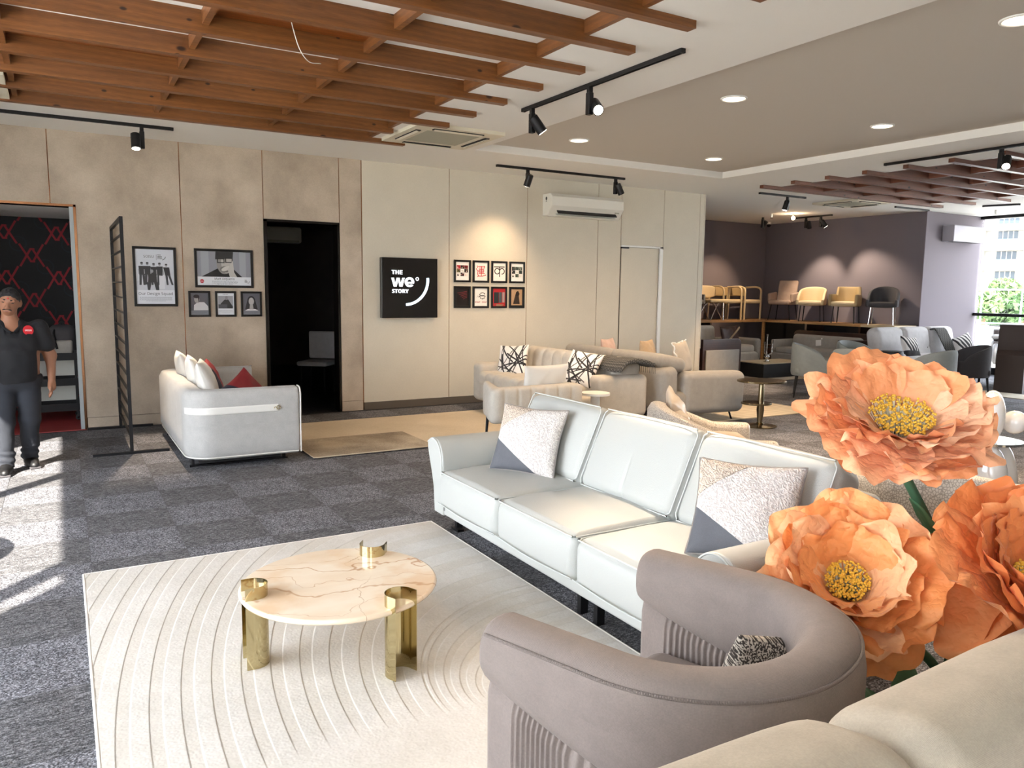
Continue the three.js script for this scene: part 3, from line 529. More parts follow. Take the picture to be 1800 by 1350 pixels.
function rail(label, x0, z0, x1, z1) {
  const L = Math.hypot(x1 - x0, z1 - z0), t = thing('track_rail', label, 'light track', [(x0 + x1) / 2, CE, (z0 + z1) / 2], Math.atan2(-(z1 - z0), x1 - x0), 'black light tracks');
  part('rail', merge([box(L, 0.006, 0.036, 0, -0.003, 0), box(L, 0.026, 0.006, 0, -0.016, -0.015), box(L, 0.026, 0.006, 0, -0.016, 0.015)]), M.blackMetal, t);
  for (const s of [-1, 1]) part('end_cap', box(0.02, 0.03, 0.038, s * (L / 2 + 0.008), -0.016, 0), M.black, t);
  return t;
}
function spotlight(label, x, z, aim, power, { side = [0.05, 0], angle = 24, color = NEUTRAL, lit = true, size = 1, soft = 0.5 } = {}) {
  const t = thing('track_spotlight', label, 'spotlight', [x, CE - 0.03, z], 0, 'black track spotlights'), px = side[0], pz = side[1];
  part('adapter', box(0.035, 0.05, 0.035, 0, -0.025, 0), M.blackMetal, t);
  part('driver_box', softAt(0.045, 0.17, 0.05, 0.006, 0, -0.125, 0), M.blackMetal, t);
  const c = V(px, -0.14, pz), world = V(x + px, CE - 0.03 - 0.14, z + pz), dir = aim.clone().sub(world).normalize(), L = 0.15, r = 0.046 * size;
  const a = c.clone().addScaledVector(dir, -L * 0.45), b = c.clone().addScaledVector(dir, L * 0.55);
  part('pivot', rod(V(0, -0.14, 0), c, 0.012), M.blackMetal, t);
  part('head', merge([rod(a, b, r, r, 24), rod(a.clone().addScaledVector(dir, -0.008), a, r * 0.8, r, 24)]), M.blackMetal, t);
  part('lens_light', rod(b, b.clone().addScaledVector(dir, 0.003), r * 0.82, r * 0.82, 24), lit ? M.glowWhite : M.blackGloss, t);
  if (lit) { const l = new THREE.SpotLight(color, power, 0, angle * D2R, soft, 2), w = world.clone().addScaledVector(dir, L * 0.55 + 0.012); l.position.copy(w); l.target.position.copy(aim); l.castShadow = true; l.shadow.radius = 1.5; scene.add(l, l.target); }
  return t;
}
rail('long black track slanting below the timber slat ends', 3.68, -6.12, 3.68, -4.08);
spotlight('track spotlight facing the viewer with a glaring lens', 3.68, -5.12, V(2.45, 0.75, -1.6), 42, { side: [0.055, 0.01], angle: 27, color: NEUTRAL });
spotlight('black track spotlight turned right, below the timber slats', 3.68, -5.98, V(6.0, 0.0, -5.2), 40, { side: [0.02, 0.055] });
rail('black track over the left doorway', -2.2, -8.85, 1.08, -8.85);
spotlight('track spotlight over the framed posters', 0.8, -8.85, V(0.7, 0.6, -8.2), 30, { side: [-0.06, 0.02], color: NEUTRAL });
rail('black track in front of the wall air conditioner', 5.0, -8.96, 7.07, -8.96);
spotlight('track spotlight above the eight small frames', 5.46, -8.96, V(5.28, 1.5, -9.66), 5, { side: [-0.02, 0.055], angle: 44, soft: 1, color: WARM });
spotlight('unlit track spotlight beside the wall air conditioner', 6.93, -8.96, V(8.0, 0.8, -8.6), 0, { side: [0.03, 0.05], lit: false });
rail('short black track below the dark slat lattice, far left end', 9.85, -8.94, 10.92, -8.94);
spotlight('track spotlight near the end of the dark slat lattice', 10.5, -8.94, V(9.9, 0.3, -9.4), 30, { side: [-0.05, 0.02], color: WARM });
rail('black track before the dark grey side wall', 13.7, -11.53, 13.7, -10.53);
spotlight('track spotlight turned away before the grey wall', 13.7, -11.15, V(14.6, 1.35, -11.35), 12, { side: [0.03, 0.05], angle: 33, color: NEUTRAL });
spotlight('lit track spotlight before the grey wall', 13.7, -10.78, V(14.6, 1.45, -9.95), 12, { side: [0.02, 0.055], angle: 33, color: NEUTRAL });
rail('long black track along the dark slat lattice', 8.93, -6.12, 8.93, -2.6);
spotlight('glaring track spotlight at the right edge of the picture', 8.93, -4.75, V(6.4, 0.4, -3.4), 45, { side: [0.02, 0.05], color: WARM });
rail('short black track near the broad grey pillar', 13.34, -8.88, 14.34, -8.88);
rail('short black track near the shop window', 14.42, -7.9, 14.62, -7.4);
spotlight('track spotlight over the shelf corner of chairs', 12.9, -11.6, V(12.9, 1.2, -13.0), 9, { angle: 34, color: WARM, lit: true });

function cassette(label, x, z, w = 0.98) {
  const t = thing('ceiling_cassette', label, 'air conditioner', [x, CE, z], 0, 'square ceiling air conditioners'), h = w / 2;
  const ringS = (a, b, y, d) => place(extrude([[-a, -a], [a, -a], [a, a], [-a, a]], d, 0, [[[-b, -b], [b, -b], [b, b], [-b, b]]]), 0, y, 0, -Math.PI / 2);
  part('fascia', ringS(h, h * 0.62, -0.035, 0.035), M.plasticCream, t);
  part('intake_grille', box(h * 1.22, 0.012, h * 1.22, 0, -0.028, 0), M.grille, t);
  for (let k = 0; k < 4; k++) { const g = place(box(h * 1.15, 0.012, 0.055), 0, -0.037, h * 0.8), q = part('air_slot', g, M.black, t); q.rotation.y = k * Math.PI / 2; const f = part('flap', place(box(h * 1.1, 0.006, 0.03), 0, -0.046, h * 0.81, -0.35), M.plasticCream, t); f.rotation.y = k * Math.PI / 2; }
  return t;
}
cassette('square ceiling air conditioner at the end of the brown slats', 3.58, -7.63);
cassette('square ceiling air conditioner at the left edge of the slats', -0.78, -7.75);
cassette('square ceiling air conditioner below the dark slat lattice', 12.2, -8.98, 0.92);

{
  const t = thing('wall_air_conditioner', 'white split air conditioner high on the cream wall', 'air conditioner', [6.8, 2.67, ZW]), w = 1.3;
  const prof = [[0.0, 0.02], [0.0, 0.31], [0.19, 0.31], [0.235, 0.27], [0.24, 0.15], [0.13, 0.02]];
  const ex = (p, L, b) => { const g = extrude(p, L - 2 * b, b); g.translate(0, 0, -(L - 2 * b) / 2); g.rotateY(-Math.PI / 2); return g; }; // profile x becomes depth +z
  part('body', ex(prof.map(([a, b]) => [a, b]), w, 0.012), M.plasticWhite, t);
  part('air_outlet', place(box(w * 0.82, 0.012, 0.1), 0.0, 0.078, 0.2, 0.82), M.black, t);
  part('flap', place(box(w * 0.82, 0.008, 0.075), 0.0, 0.028, 0.18, 0.5), M.plasticWhite, t);
  const mark = paint(64, 64, (g) => { g.fillStyle = '#dedcd3'; g.fillRect(0, 0, 64, 64); g.fillStyle = '#3a3a3a'; g.beginPath(); g.arc(32, 24, 16, 0, 7); g.fill(); g.fillRect(22, 46, 20, 6); });
  part('energy_label', place(new THREE.PlaneGeometry(0.09, 0.1), -w / 2 - 0.002, 0.24, 0.1, 0, -Math.PI / 2), std({ map: mark }), t);
  part('display', box(0.08, 0.02, 0.004, w / 2 - 0.12, 0.1, 0.236), M.grille, t);
  const p = thing('wall_air_conditioner', 'plain box air conditioner on the broad grey pillar', 'air conditioner', [15.68, 2.66, -9.05]);
  part('body', softAt(1.1, 0.32, 0.24, 0.02, 0, 0.16, 0.12), M.shadedPlastic, p); part('air_outlet', box(0.95, 0.01, 0.1, 0, 0.001, 0.14), M.black, p);
}
for (const [x, z, l] of [[10.6, -11.6, 'ceiling sprinkler at the left of the display corner'], [12.7, -11.2, 'ceiling sprinkler before the grey corner'], [15.4, -8.2, 'ceiling sprinkler near the shop window']]) {
  const t = thing('ceiling_sprinkler', l, 'sprinkler', [x, CE, z], 0, 'ceiling sprinklers'); part('stem', cyl(0.02, 0.02, 0.07, 0, -0.07, 0), M.white, t); part('rose', cyl(0.03, 0.022, 0.015, 0, -0.09, 0), M.chrome, t);
}
{ const t = thing('security_camera', 'small dark dome camera under the ceiling in the grey corner', 'camera', [14.1, CE, -12.5]); part('mount', cyl(0.05, 0.05, 0.05, 0, -0.05, 0), M.white, t); part('dome', place(new THREE.SphereGeometry(0.045, 16, 12), 0, -0.07, 0), M.blackGloss, t); }
{ const t = thing('globe_bulb_light', 'tiny glowing globe under the far ceiling', 'ceiling light', [13.0, CE, -10.9]); part('stem', cyl(0.012, 0.012, 0.06, 0, -0.06, 0), M.white, t); part('bulb', place(new THREE.SphereGeometry(0.04, 16, 12), 0, -0.09, 0), M.glow, t); const l = new THREE.PointLight(WARM, 0.6, 0, 2); l.position.set(13.0, CE - 0.09, -10.9); l.castShadow = true; scene.add(l); }

// ================================================================ WALL PICTURES
function framed(label, x0, x1, y0, y1, draw, group, bw = 0.022, res = 420) {
  const w = x1 - x0, h = y1 - y0, t = thing('picture_frame', label, 'picture', [(x0 + x1) / 2, (y0 + y1) / 2, ZW], 0, group), a = w / 2, b = h / 2;
  part('frame', extrude([[-a, -b], [a, -b], [a, b], [-a, b]], 0.018, 0.003, [[[-a + bw, -b + bw], [a - bw, -b + bw], [a - bw, b - bw], [-a + bw, b - bw]]]), M.frame, t);
  const H = Math.round(res * (h - 2 * bw) / (w - 2 * bw));
  part('print', place(new THREE.PlaneGeometry(w - 2 * bw + 0.006, h - 2 * bw + 0.006), 0, 0, 0.008), phys({ map: paint(res, H, draw), roughness: 0.35, clearcoat: 0.6, clearcoatRoughness: 0.03 }), t);
  part('backing', box(w - 0.01, h - 0.01, 0.006, 0, 0, 0.003), M.black, t);
}
const textLines = (g, x0, x1, y, n, dy, c, s = 1) => { const r = rngOf(n * 31 + 7); g.fillStyle = c; for (let k = 0; k < n; k++) { let x = x0 + (k === n - 1 ? (x1 - x0) * 0.2 : 6 * r()); const e = k === n - 1 ? x1 - (x1 - x0) * 0.2 : x1 - 6 * r(); while (x < e) { const w = 5 + 14 * r(); g.fillRect(x, y + k * dy, Math.min(w, e - x), 3 * s); x += w + 4; } } };
const weMark = (g, x, y, s, c) => { g.fillStyle = c; g.strokeStyle = c; g.font = `bold ${s * 0.34}px sans-serif`; g.textAlign = 'left'; g.fillText('THE', x, y - s * 0.34); g.font = `bold ${s * 0.62}px sans-serif`; g.fillText('we', x, y + s * 0.08); g.font = `bold ${s * 0.3}px sans-serif`; g.fillText('STORY', x, y + s * 0.36); g.lineWidth = s * 0.1; g.beginPath(); g.arc(x + s * 0.72, y - s * 0.25, s * 0.78, 0.1, 1.35); g.stroke(); };
const ell = (g, x, y, a, b, c, rot = 0) => { g.fillStyle = c; g.beginPath(); g.ellipse(x, y, a, b, rot, 0, 7); g.fill(); };
const poly = (g, pts, c) => { g.fillStyle = c; g.beginPath(); pts.forEach(([x, y], i) => (i ? g.lineTo(x, y) : g.moveTo(x, y))); g.closePath(); g.fill(); };
framed('tall poster of six men in black, titled Our Design Squad', 0.723, 1.168, 1.368, 2.032, (g, w, h) => {
  g.fillStyle = '#cfd3dc'; g.fillRect(0, 0, w, h); g.fillStyle = '#dfe2ea'; g.fillRect(0, h * 0.74, w, h * 0.26); g.fillStyle = '#c6cad4'; g.fillRect(0, h * 0.58, w, h * 0.16);
  g.fillStyle = '#30333c'; g.font = '40px sans-serif'; g.textAlign = 'left'; g.fillText('SOISU', w * 0.22, h * 0.16); g.fillRect(w * 0.545, h * 0.1, 3, h * 0.1); weMark(g, w * 0.575, h * 0.15, 58, '#30333c');
  const man = (x, y, s, lean = 0) => { const k = '#22242b'; ell(g, x, y, 15 * s, 19 * s, '#8d8f96'); ell(g, x, y - 11 * s, 16 * s, 11 * s, k); poly(g, [[x - 38 * s, y + 28 * s], [x + 38 * s, y + 28 * s], [x + 34 * s + lean, y + 140 * s], [x - 32 * s + lean, y + 140 * s]], k); poly(g, [[x - 30 * s + lean, y + 135 * s], [x - 2 * s + lean, y + 135 * s], [x - 10 * s + 2 * lean, y + 268 * s], [x - 34 * s + 2 * lean, y + 268 * s]], '#2d3038'); poly(g, [[x + 2 * s + lean, y + 135 * s], [x + 32 * s + lean, y + 135 * s], [x + 36 * s + 3 * lean, y + 268 * s], [x + 12 * s + 3 * lean, y + 268 * s]], '#2d3038'); g.strokeStyle = '#9a9ca3'; g.lineWidth = 10 * s; g.beginPath(); g.moveTo(x - 38 * s, y + 70 * s); g.lineTo(x - 36 * s, y + 130 * s); g.stroke(); };
  man(w * 0.17, h * 0.27, 0.92); man(w * 0.31, h * 0.27, 0.9); man(w * 0.47, h * 0.285, 0.88); man(w * 0.62, h * 0.275, 0.9); g.fillStyle = '#d9dce4'; g.fillRect(w * 0.6, h * 0.48, w * 0.14, h * 0.24); man(w * 0.79, h * 0.29, 0.86, 14);
  ell(g, w * 0.42, h * 0.4, 16, 20, '#94969c'); poly(g, [[w * 0.33, h * 0.45], [w * 0.52, h * 0.45], [w * 0.54, h * 0.6], [w * 0.31, h * 0.6]], '#1d1f26'); poly(g, [[w * 0.28, h * 0.6], [w * 0.4, h * 0.6], [w * 0.36, h * 0.74], [w * 0.3, h * 0.74]], '#2a2d35'); poly(g, [[w * 0.46, h * 0.6], [w * 0.58, h * 0.6], [w * 0.59, h * 0.74], [w * 0.51, h * 0.74]], '#2a2d35');
  g.fillStyle = '#3f434d'; g.font = '46px sans-serif'; g.textAlign = 'center'; g.fillText('Our Design Squad', w / 2, h * 0.83); textLines(g, w * 0.08, w * 0.92, h * 0.865, 6, 9, '#7d828d');
}, 'framed posters on the tan wall');
framed('wide poster of a man in glasses and cap resting chin on hand', 1.369, 2.022, 1.588, 2.032, (g, w, h) => {
  g.fillStyle = '#8d9099'; g.fillRect(0, 0, w, h); g.fillStyle = '#9fa2ab'; g.fillRect(w * 0.08, 0, w * 0.14, h); g.fillRect(w * 0.78, 0, w * 0.12, h);
  poly(g, [[w * 0.06, h * 0.76], [w * 0.38, h * 0.5], [w * 0.66, h * 0.5], [w * 0.84, h * 0.76]], '#15151a'); ell(g, w * 0.5, h * 0.32, w * 0.14, h * 0.34, '#8a8785'); ell(g, w * 0.545, h * 0.32, w * 0.1, h * 0.32, '#b5b2ae'); poly(g, [[w * 0.34, h * 0.24], [w * 0.35, 0], [w * 0.67, 0], [w * 0.66, h * 0.2]], '#2b2a2e');
  g.strokeStyle = '#1b1b1e'; g.lineWidth = 7; g.strokeRect(w * 0.38, h * 0.22, w * 0.12, h * 0.11); g.strokeRect(w * 0.53, h * 0.2, w * 0.12, h * 0.12); ell(g, w * 0.52, h * 0.52, w * 0.1, h * 0.09, '#6f6c6b'); ell(g, w * 0.53, h * 0.5, w * 0.09, h * 0.06, '#c9c6c2', -0.4); poly(g, [[w * 0.56, h * 0.52], [w * 0.66, h * 0.26], [w * 0.68, h * 0.6], [w * 0.74, h * 0.76], [w * 0.6, h * 0.76]], '#bdbab6');
  g.fillStyle = '#dfe2e8'; g.fillRect(0, h * 0.74, w, h * 0.26); g.fillStyle = '#4a4d56'; g.textAlign = 'center'; g.font = '25px sans-serif'; g.fillText('Matt Arquerio', w * 0.5, h * 0.83); textLines(g, w * 0.27, w * 0.75, h * 0.86, 4, 8, '#82868f', 0.8); ell(g, w * 0.09, h * 0.87, 15, 15, '#b82030'); g.fillStyle = '#fff'; g.font = 'bold 9px sans-serif'; g.fillText('SOISU', w * 0.09, h * 0.885); weMark(g, w * 0.87, h * 0.87, 26, '#3b3e46');
}, 'framed posters on the tan wall');
const small = (label, x0, x1, draw) => framed(label, x0, x1, 1.246, 1.541, draw, 'framed posters on the tan wall', 0.018, 300);
small('small framed portrait of a man in a white shirt', 1.29, 1.524, (g, w, h) => { g.fillStyle = '#5d6069'; g.fillRect(0, 0, w, h); poly(g, [[w * 0.18, h * 0.78], [w * 0.2, h * 0.55], [w * 0.4, h * 0.42], [w * 0.75, h * 0.42], [w * 0.96, h * 0.6], [w * 0.98, h * 0.78]], '#d7d8dc'); ell(g, w * 0.36, h * 0.3, w * 0.14, h * 0.16, '#a9a8a8'); ell(g, w * 0.34, h * 0.17, w * 0.16, h * 0.08, '#222228'); poly(g, [[w * 0.42, h * 0.2], [w * 0.5, h * 0.2], [w * 0.46, h * 0.48]], '#26262b'); g.fillStyle = '#80848d'; g.fillRect(0, h * 0.79, w, h * 0.21); textLines(g, w * 0.1, w * 0.9, h * 0.85, 3, 14, '#5a5e67'); });
small('small framed portrait of a seated man on white paper', 1.584, 1.814, (g, w, h) => { g.fillStyle = '#dfe3ea'; g.fillRect(0, 0, w, h); g.fillStyle = '#9c9ea6'; g.fillRect(w * 0.08, h * 0.14, w * 0.84, h * 0.56); poly(g, [[w * 0.2, h * 0.5], [w * 0.45, h * 0.3], [w * 0.65, h * 0.3], [w * 0.9, h * 0.62], [w * 0.88, h * 0.7], [w * 0.3, h * 0.7]], '#26272d'); ell(g, w * 0.55, h * 0.23, w * 0.08, h * 0.09, '#85858a'); g.fillStyle = '#4a4d55'; g.fillRect(w * 0.08, h * 0.52, w * 0.5, h * 0.18); textLines(g, w * 0.25, w * 0.75, h * 0.06, 1, 8, '#4a4d55', 2); textLines(g, w * 0.1, w * 0.9, h * 0.78, 4, 15, '#8b8f98'); });
small('small framed portrait of a woman with long dark hair', 1.875, 2.113, (g, w, h) => { g.fillStyle = '#5f5f68'; g.fillRect(0, 0, w, h); ell(g, w * 0.5, h * 0.36, w * 0.22, h * 0.22, '#1f1d22'); poly(g, [[w * 0.27, h * 0.36], [w * 0.73, h * 0.36], [w * 0.85, h * 0.74], [w * 0.14, h * 0.74]], '#26242a'); ell(g, w * 0.5, h * 0.38, w * 0.15, h * 0.17, '#b6b3b2'); poly(g, [[w * 0.14, h * 0.8], [w * 0.3, h * 0.72], [w * 0.7, h * 0.72], [w * 0.88, h * 0.8]], '#d4d4d8'); poly(g, [[w * 0.42, h * 0.5], [w * 0.58, h * 0.5], [w * 0.62, h * 0.74], [w * 0.38, h * 0.74]], '#a9a6a5'); g.fillStyle = '#777a83'; g.fillRect(0, h * 0.8, w, h * 0.2); textLines(g, w * 0.1, w * 0.9, h * 0.85, 3, 14, '#595c65'); });

const mosaic = (bw) => (g, w, h) => { g.fillStyle = '#efece8'; g.fillRect(0, 0, w, h); const r = rngOf(bw ? 5 : 9), c = bw ? ['#2c3833', '#1c1d1c', '#5b6a5f', '#222', '#45524b', '#d8d6d2'] : ['#b3202c', '#2a2622', '#6d6a3c', '#1b1a1a', '#7a1d24', '#e3c8c0']; for (let j = 0; j < 3; j++) for (let i = 0; i < 3; i++) { const x = w * 0.1 + i * w * 0.27, y = h * 0.2 + j * h * 0.19; if (i === 1 && j === 1) { weMark(g, x + w * 0.07, y + h * 0.1, w * 0.1, '#555'); continue; } if ((i === 0 && j === 2) || (i === 2 && j === 2)) { g.fillStyle = '#e9e4de'; g.fillRect(x, y, w * 0.26, h * 0.18); poly(g, [[x + 6, y + h * 0.17], [x + w * 0.08, y + h * 0.04], [x + w * 0.16, y + h * 0.17]], i ? c[5] : c[3]); continue; } g.fillStyle = c[Math.floor(r() * 5)]; g.fillRect(x, y, w * 0.26, h * 0.18); for (let k = 0; k < 5; k++) { g.fillStyle = c[Math.floor(r() * 6)]; g.fillRect(x + r() * w * 0.18, y + r() * h * 0.12, w * 0.06, h * 0.05); } } };
const eight = [
  ['framed mosaic print with red squares, top row', mosaic(false)],
  ['framed print of a red brush-written character, top row', (g, w, h) => { g.fillStyle = '#f0ece6'; g.fillRect(0, 0, w, h); g.strokeStyle = '#c02a34'; g.lineWidth = 13; g.lineCap = 'round'; g.lineJoin = 'round'; const L = (...p) => { g.beginPath(); for (let i = 0; i < p.length; i += 2) (i ? g.lineTo(p[i] * w, p[i + 1] * h) : g.moveTo(p[i] * w, p[i + 1] * h)); g.stroke(); }; L(0.22, 0.2, 0.24, 0.3); L(0.3, 0.24, 0.78, 0.22, 0.74, 0.32); L(0.36, 0.32, 0.72, 0.31); L(0.38, 0.4, 0.7, 0.39, 0.7, 0.54, 0.38, 0.55, 0.38, 0.4); L(0.4, 0.47, 0.68, 0.47); L(0.34, 0.61, 0.76, 0.6); L(0.54, 0.26, 0.53, 0.7); L(0.2, 0.46, 0.3, 0.46, 0.24, 0.62, 0.32, 0.72, 0.26, 0.77); L(0.28, 0.74, 0.6, 0.74, 0.86, 0.68); L(0.16, 0.36, 0.2, 0.4); }],
  ['framed print of a black Devanagari letter, top row', (g, w, h) => { g.fillStyle = '#f0ece6'; g.fillRect(0, 0, w, h); g.strokeStyle = '#2a2320'; g.lineWidth = 16; g.beginPath(); g.moveTo(w * 0.1, h * 0.23); g.lineTo(w * 0.9, h * 0.23); g.moveTo(w * 0.52, h * 0.23); g.lineTo(w * 0.52, h * 0.76); g.stroke(); g.beginPath(); g.arc(w * 0.34, h * 0.46, w * 0.18, 0, 7); g.stroke(); g.beginPath(); g.arc(w * 0.7, h * 0.46, w * 0.18, -3.0, 1.7); g.stroke(); }],
  ['framed mosaic print with dark green squares, top row', mosaic(true)],
  ['framed black print with red diagonal stripes, bottom row', (g, w, h) => { g.fillStyle = '#17110f'; g.fillRect(0, 0, w, h); g.strokeStyle = '#7d2a30'; g.lineWidth = 9; for (let k = 0; k < 5; k++) { g.beginPath(); g.moveTo(w * (0.15 + k * 0.11), h * (0.28 + k * 0.085)); g.quadraticCurveTo(w * 0.6, h * (0.24 + k * 0.075), w * 0.85, h * (0.19 + k * 0.08)); g.stroke(); } g.strokeStyle = '#5a4a46'; g.lineWidth = 2; g.beginPath(); g.moveTo(w * 0.05, h * 0.95); g.lineTo(w * 0.95, h * 0.95); g.stroke(); }],
  ['framed white print with a broken black ring, bottom row', (g, w, h) => { g.fillStyle = '#efece6'; g.fillRect(0, 0, w, h); g.strokeStyle = '#2a2624'; g.lineWidth = 15; for (let k = 0; k < 9; k++) { g.beginPath(); g.arc(w * 0.62, h * 0.42, w * 0.2, k * 0.66, k * 0.66 + 0.5); g.stroke(); } g.beginPath(); g.moveTo(w * 0.45, h * 0.42); g.lineTo(w * 0.78, h * 0.42); g.stroke(); const r = rngOf(4); for (let k = 0; k < 10; k++) { g.fillStyle = '#3a3532'; g.fillRect(w * (0.18 + 0.2 * r()), h * (0.38 + 0.12 * r()), 7, 6); } g.fillStyle = '#a8323a'; g.font = 'italic bold 38px serif'; g.textAlign = 'center'; g.fillText('Kind + Bold', w * 0.5, h * 0.8); }],
  ['framed red print of grey panels, bottom row', (g, w, h) => { g.fillStyle = '#b3282c'; g.fillRect(0, 0, w, h); g.fillStyle = '#2c3438'; g.fillRect(w * 0.12, h * 0.22, w * 0.36, h * 0.6); g.fillStyle = '#46575c'; g.fillRect(w * 0.5, h * 0.22, w * 0.22, h * 0.58); g.fillStyle = '#a49a96'; g.fillRect(w * 0.76, h * 0.22, w * 0.16, h * 0.56); poly(g, [[w * 0.3, h * 0.86], [w * 0.9, h * 0.9], [w * 0.6, h], [w * 0.28, h]], '#9a7a60'); g.fillStyle = '#1a1413'; g.fillRect(0, 0, w * 0.04, h); }],
  ['framed brown print of a netted cone shape, bottom row', (g, w, h) => { g.fillStyle = '#17110e'; g.fillRect(0, 0, w, h); g.fillStyle = '#b89673'; g.fillRect(w * 0.08, h * 0.05, w * 0.84, h * 0.88); poly(g, [[w * 0.45, h * 0.2], [w * 0.6, h * 0.13], [w * 0.72, h * 0.3], [w * 0.66, h * 0.42], [w * 0.74, h * 0.86], [w * 0.22, h * 0.86], [w * 0.32, h * 0.55]], '#241a14'); g.fillStyle = '#7d6048'; for (let j = 0; j < 12; j++) for (let i = 0; i < 8; i++) if ((i + j) % 2) g.fillRect(w * (0.34 + i * 0.045), h * (0.42 + j * 0.035), 6, 5); }],
];
eight.forEach(([label, draw], i) => { const c = i % 4, r = i >> 2, xs = [4.715, 5.007, 5.303, 5.598]; framed(label, xs[c], xs[c] + 0.252, r ? 1.346 : 1.703, r ? 1.643 : 2.004, draw, 'eight small frames on the cream wall', 0.021, 260); });

{ // illuminated sign
  const font = await new FontLoader().loadAsync('fonts/droid/droid_sans_bold.typeface.json');
  const t = thing('illuminated_sign', 'square black sign reading THE we STORY with a glowing smile arc', 'sign', [4.033, 1.61, ZW]), W2 = 0.4, H2 = 0.396;
  part('sign_box', softAt(W2 * 2, H2 * 2, 0.075, 0.005, 0, 0, 0.0375), phys({ color: 0x14100f, roughness: 0.16, clearcoat: 0.4 }), t);
  const lit = std({ color: 0xffffff, emissive: 0xeaf2ff, emissiveIntensity: 0.75 }), litArc = std({ color: 0xffffff, emissive: 0xbfe6ff, emissiveIntensity: 0.7 });
  const word = (s, x, y, size, sx = 1) => { const g = new TextGeometry(s, { font, size, depth: 0.012, curveSegments: 6 }); g.scale(sx, 1, 1); g.computeBoundingBox(); g.translate(x - g.boundingBox.min.x, y, 0.075); return g; };
  part('sign_letters_the', word('THE', -0.262, 0.178, 0.056, 1.1), lit, t); part('sign_letters_we', word('w', -0.268, 0.016, 0.155, 1.08), lit, t);
  { // the open e: ring with a bar
    const cx = -0.012, cy = 0.078, R = 0.066, r = 0.034, s = new THREE.Shape(); s.absarc(cx, cy, R, -0.02, Math.PI * 2 - 0.62, false); s.absarc(cx, cy, r, Math.PI * 2 - 0.9, -0.02, true); s.closePath();
    part('sign_letters_e', merge([place(new THREE.ExtrudeGeometry(s, { depth: 0.012, bevelEnabled: false, curveSegments: 24 }), 0, 0, 0.075), box(0.1, 0.024, 0.012, cx + 0.014, cy - 0.008, 0.081)]), lit, t);
  }
  part('sign_letters_story', word('STORY', -0.258, -0.066, 0.05, 1.12), lit, t);
  part('sign_registered', place(new THREE.TorusGeometry(0.019, 0.006, 6, 20), 0.1, 0.122, 0.08), lit, t);
  const a = new THREE.Shape(), R1 = 0.345, R0 = 0.31, ax = -0.075, ay = 0.108; a.absarc(ax, ay, R1, 0.09, -1.53, true); a.lineTo(ax + R0 * Math.cos(-1.53), ay + R0 * Math.sin(-1.53)); a.absarc(ax, ay, R0, -1.53, 0.09, false); a.closePath();
  part('sign_arc', place(new THREE.ExtrudeGeometry(a, { depth: 0.012, bevelEnabled: false, curveSegments: 40 }), 0, 0, 0.075), litArc, t);
}

// ================================================================ NEAR FURNITURE
{ // carved rug
  const x0 = 0.035, x1 = 2.13, z0 = -4.71, z1 = -1.72, W = x1 - x0, L = z1 - z0;
  const band = (x, z) => { // which carved curve a point lies on: ellipses that fan out from the right edge
    const X = 2.13 - x, Z = Math.abs(z + 2.5); let lo = 0.62, hi = 4;
    for (let k = 0; k < 26; k++) { const A = (lo + hi) / 2, B = 2.45 * (A - 0.6) + 0.04; if ((X / A) ** 2 + (Z / B) ** 2 > 1) lo = A; else hi = A; }
    return lo;
  };
  const N = 768, MM = 1096, hgt = new Float32Array(N * MM);
  for (let j = 0; j < MM; j++) for (let i = 0; i < N; i++) {
    const x = x0 + (i + 0.5) / N * W, z = z0 + (j + 0.5) / MM * L, A = band(x, z), s = A < 0.95 ? 0.055 : 0.11, f = ((A - 0.03) / s % 1 + 1) % 1;
    const fade = 1 - sstep(-2.62 + 0.5 * sstep(0.6, 0.2, x), -2.42 + 0.6 * sstep(0.6, 0.2, x), z) * sstep(0.3, 0.55, x);
    const e = s === 0.11 ? 0.035 : 0.09;
    hgt[j * N + i] = 1 - fade * (sstep(0.0, e, f) - sstep(0.42, 0.42 + e, f)); // carved band
  }
  const at = (u, v) => hgt[Math.min(MM - 1, Math.floor((1 - v) * MM)) * N + Math.min(N - 1, Math.floor(u * N))];
  const map = tex(N, MM, (u, v) => { const h = at(u, v), k = fbm(u, v, 7, 4, 201, 10), f = vn(u * 400, v * 560, 400, 205, 560), q = fbm(u, v, 60, 2, 207, 80); let c = mix3([196, 191, 182], [215, 211, 205], clamp(0.5 + 1.1 * (k - 0.5) + 0.45 * (f - 0.5) + 0.4 * (q - 0.5), 0, 1)); return mix3(mix3(c, [190, 180, 163], 0.22), c, h); }, true, 1);
  const bump = tex(N, MM, (u, v) => 0.72 * at(u, v) + 0.2 * vn(u * 300, v * 420, 300, 211, 420) + 0.1 * fbm(u, v, 40, 2, 213, 56), false, 1);
  const t = thing('carved_rug', 'large ivory rug carved with sweeping fan curves under the coffee table', 'rug', [(x0 + x1) / 2, 0, (z0 + z1) / 2]);
  const top = new THREE.PlaneGeometry(W - 0.012, L - 0.012); top.rotateX(-Math.PI / 2); top.translate(0, 0.0135, 0);
  part('pile', top, std({ map, bumpMap: bump, bumpScale: 0.0035, roughness: 1 }), t);
  part('backing', softAt(W - 0.004, 0.012, L - 0.004, 0.005, 0, 0.0065, 0), std({ color: 0xd9d2c6, roughness: 1 }), t);
  part('bound_edge', merge([rod(V(-W / 2, 0.008, -L / 2), V(W / 2, 0.008, -L / 2), 0.007), rod(V(-W / 2, 0.008, L / 2), V(W / 2, 0.008, L / 2), 0.007), rod(V(-W / 2, 0.008, -L / 2), V(-W / 2, 0.008, L / 2), 0.007), rod(V(W / 2, 0.008, -L / 2), V(W / 2, 0.008, L / 2), 0.007)]), std({ color: 0xe6e2da, roughness: 1 }), t);
}
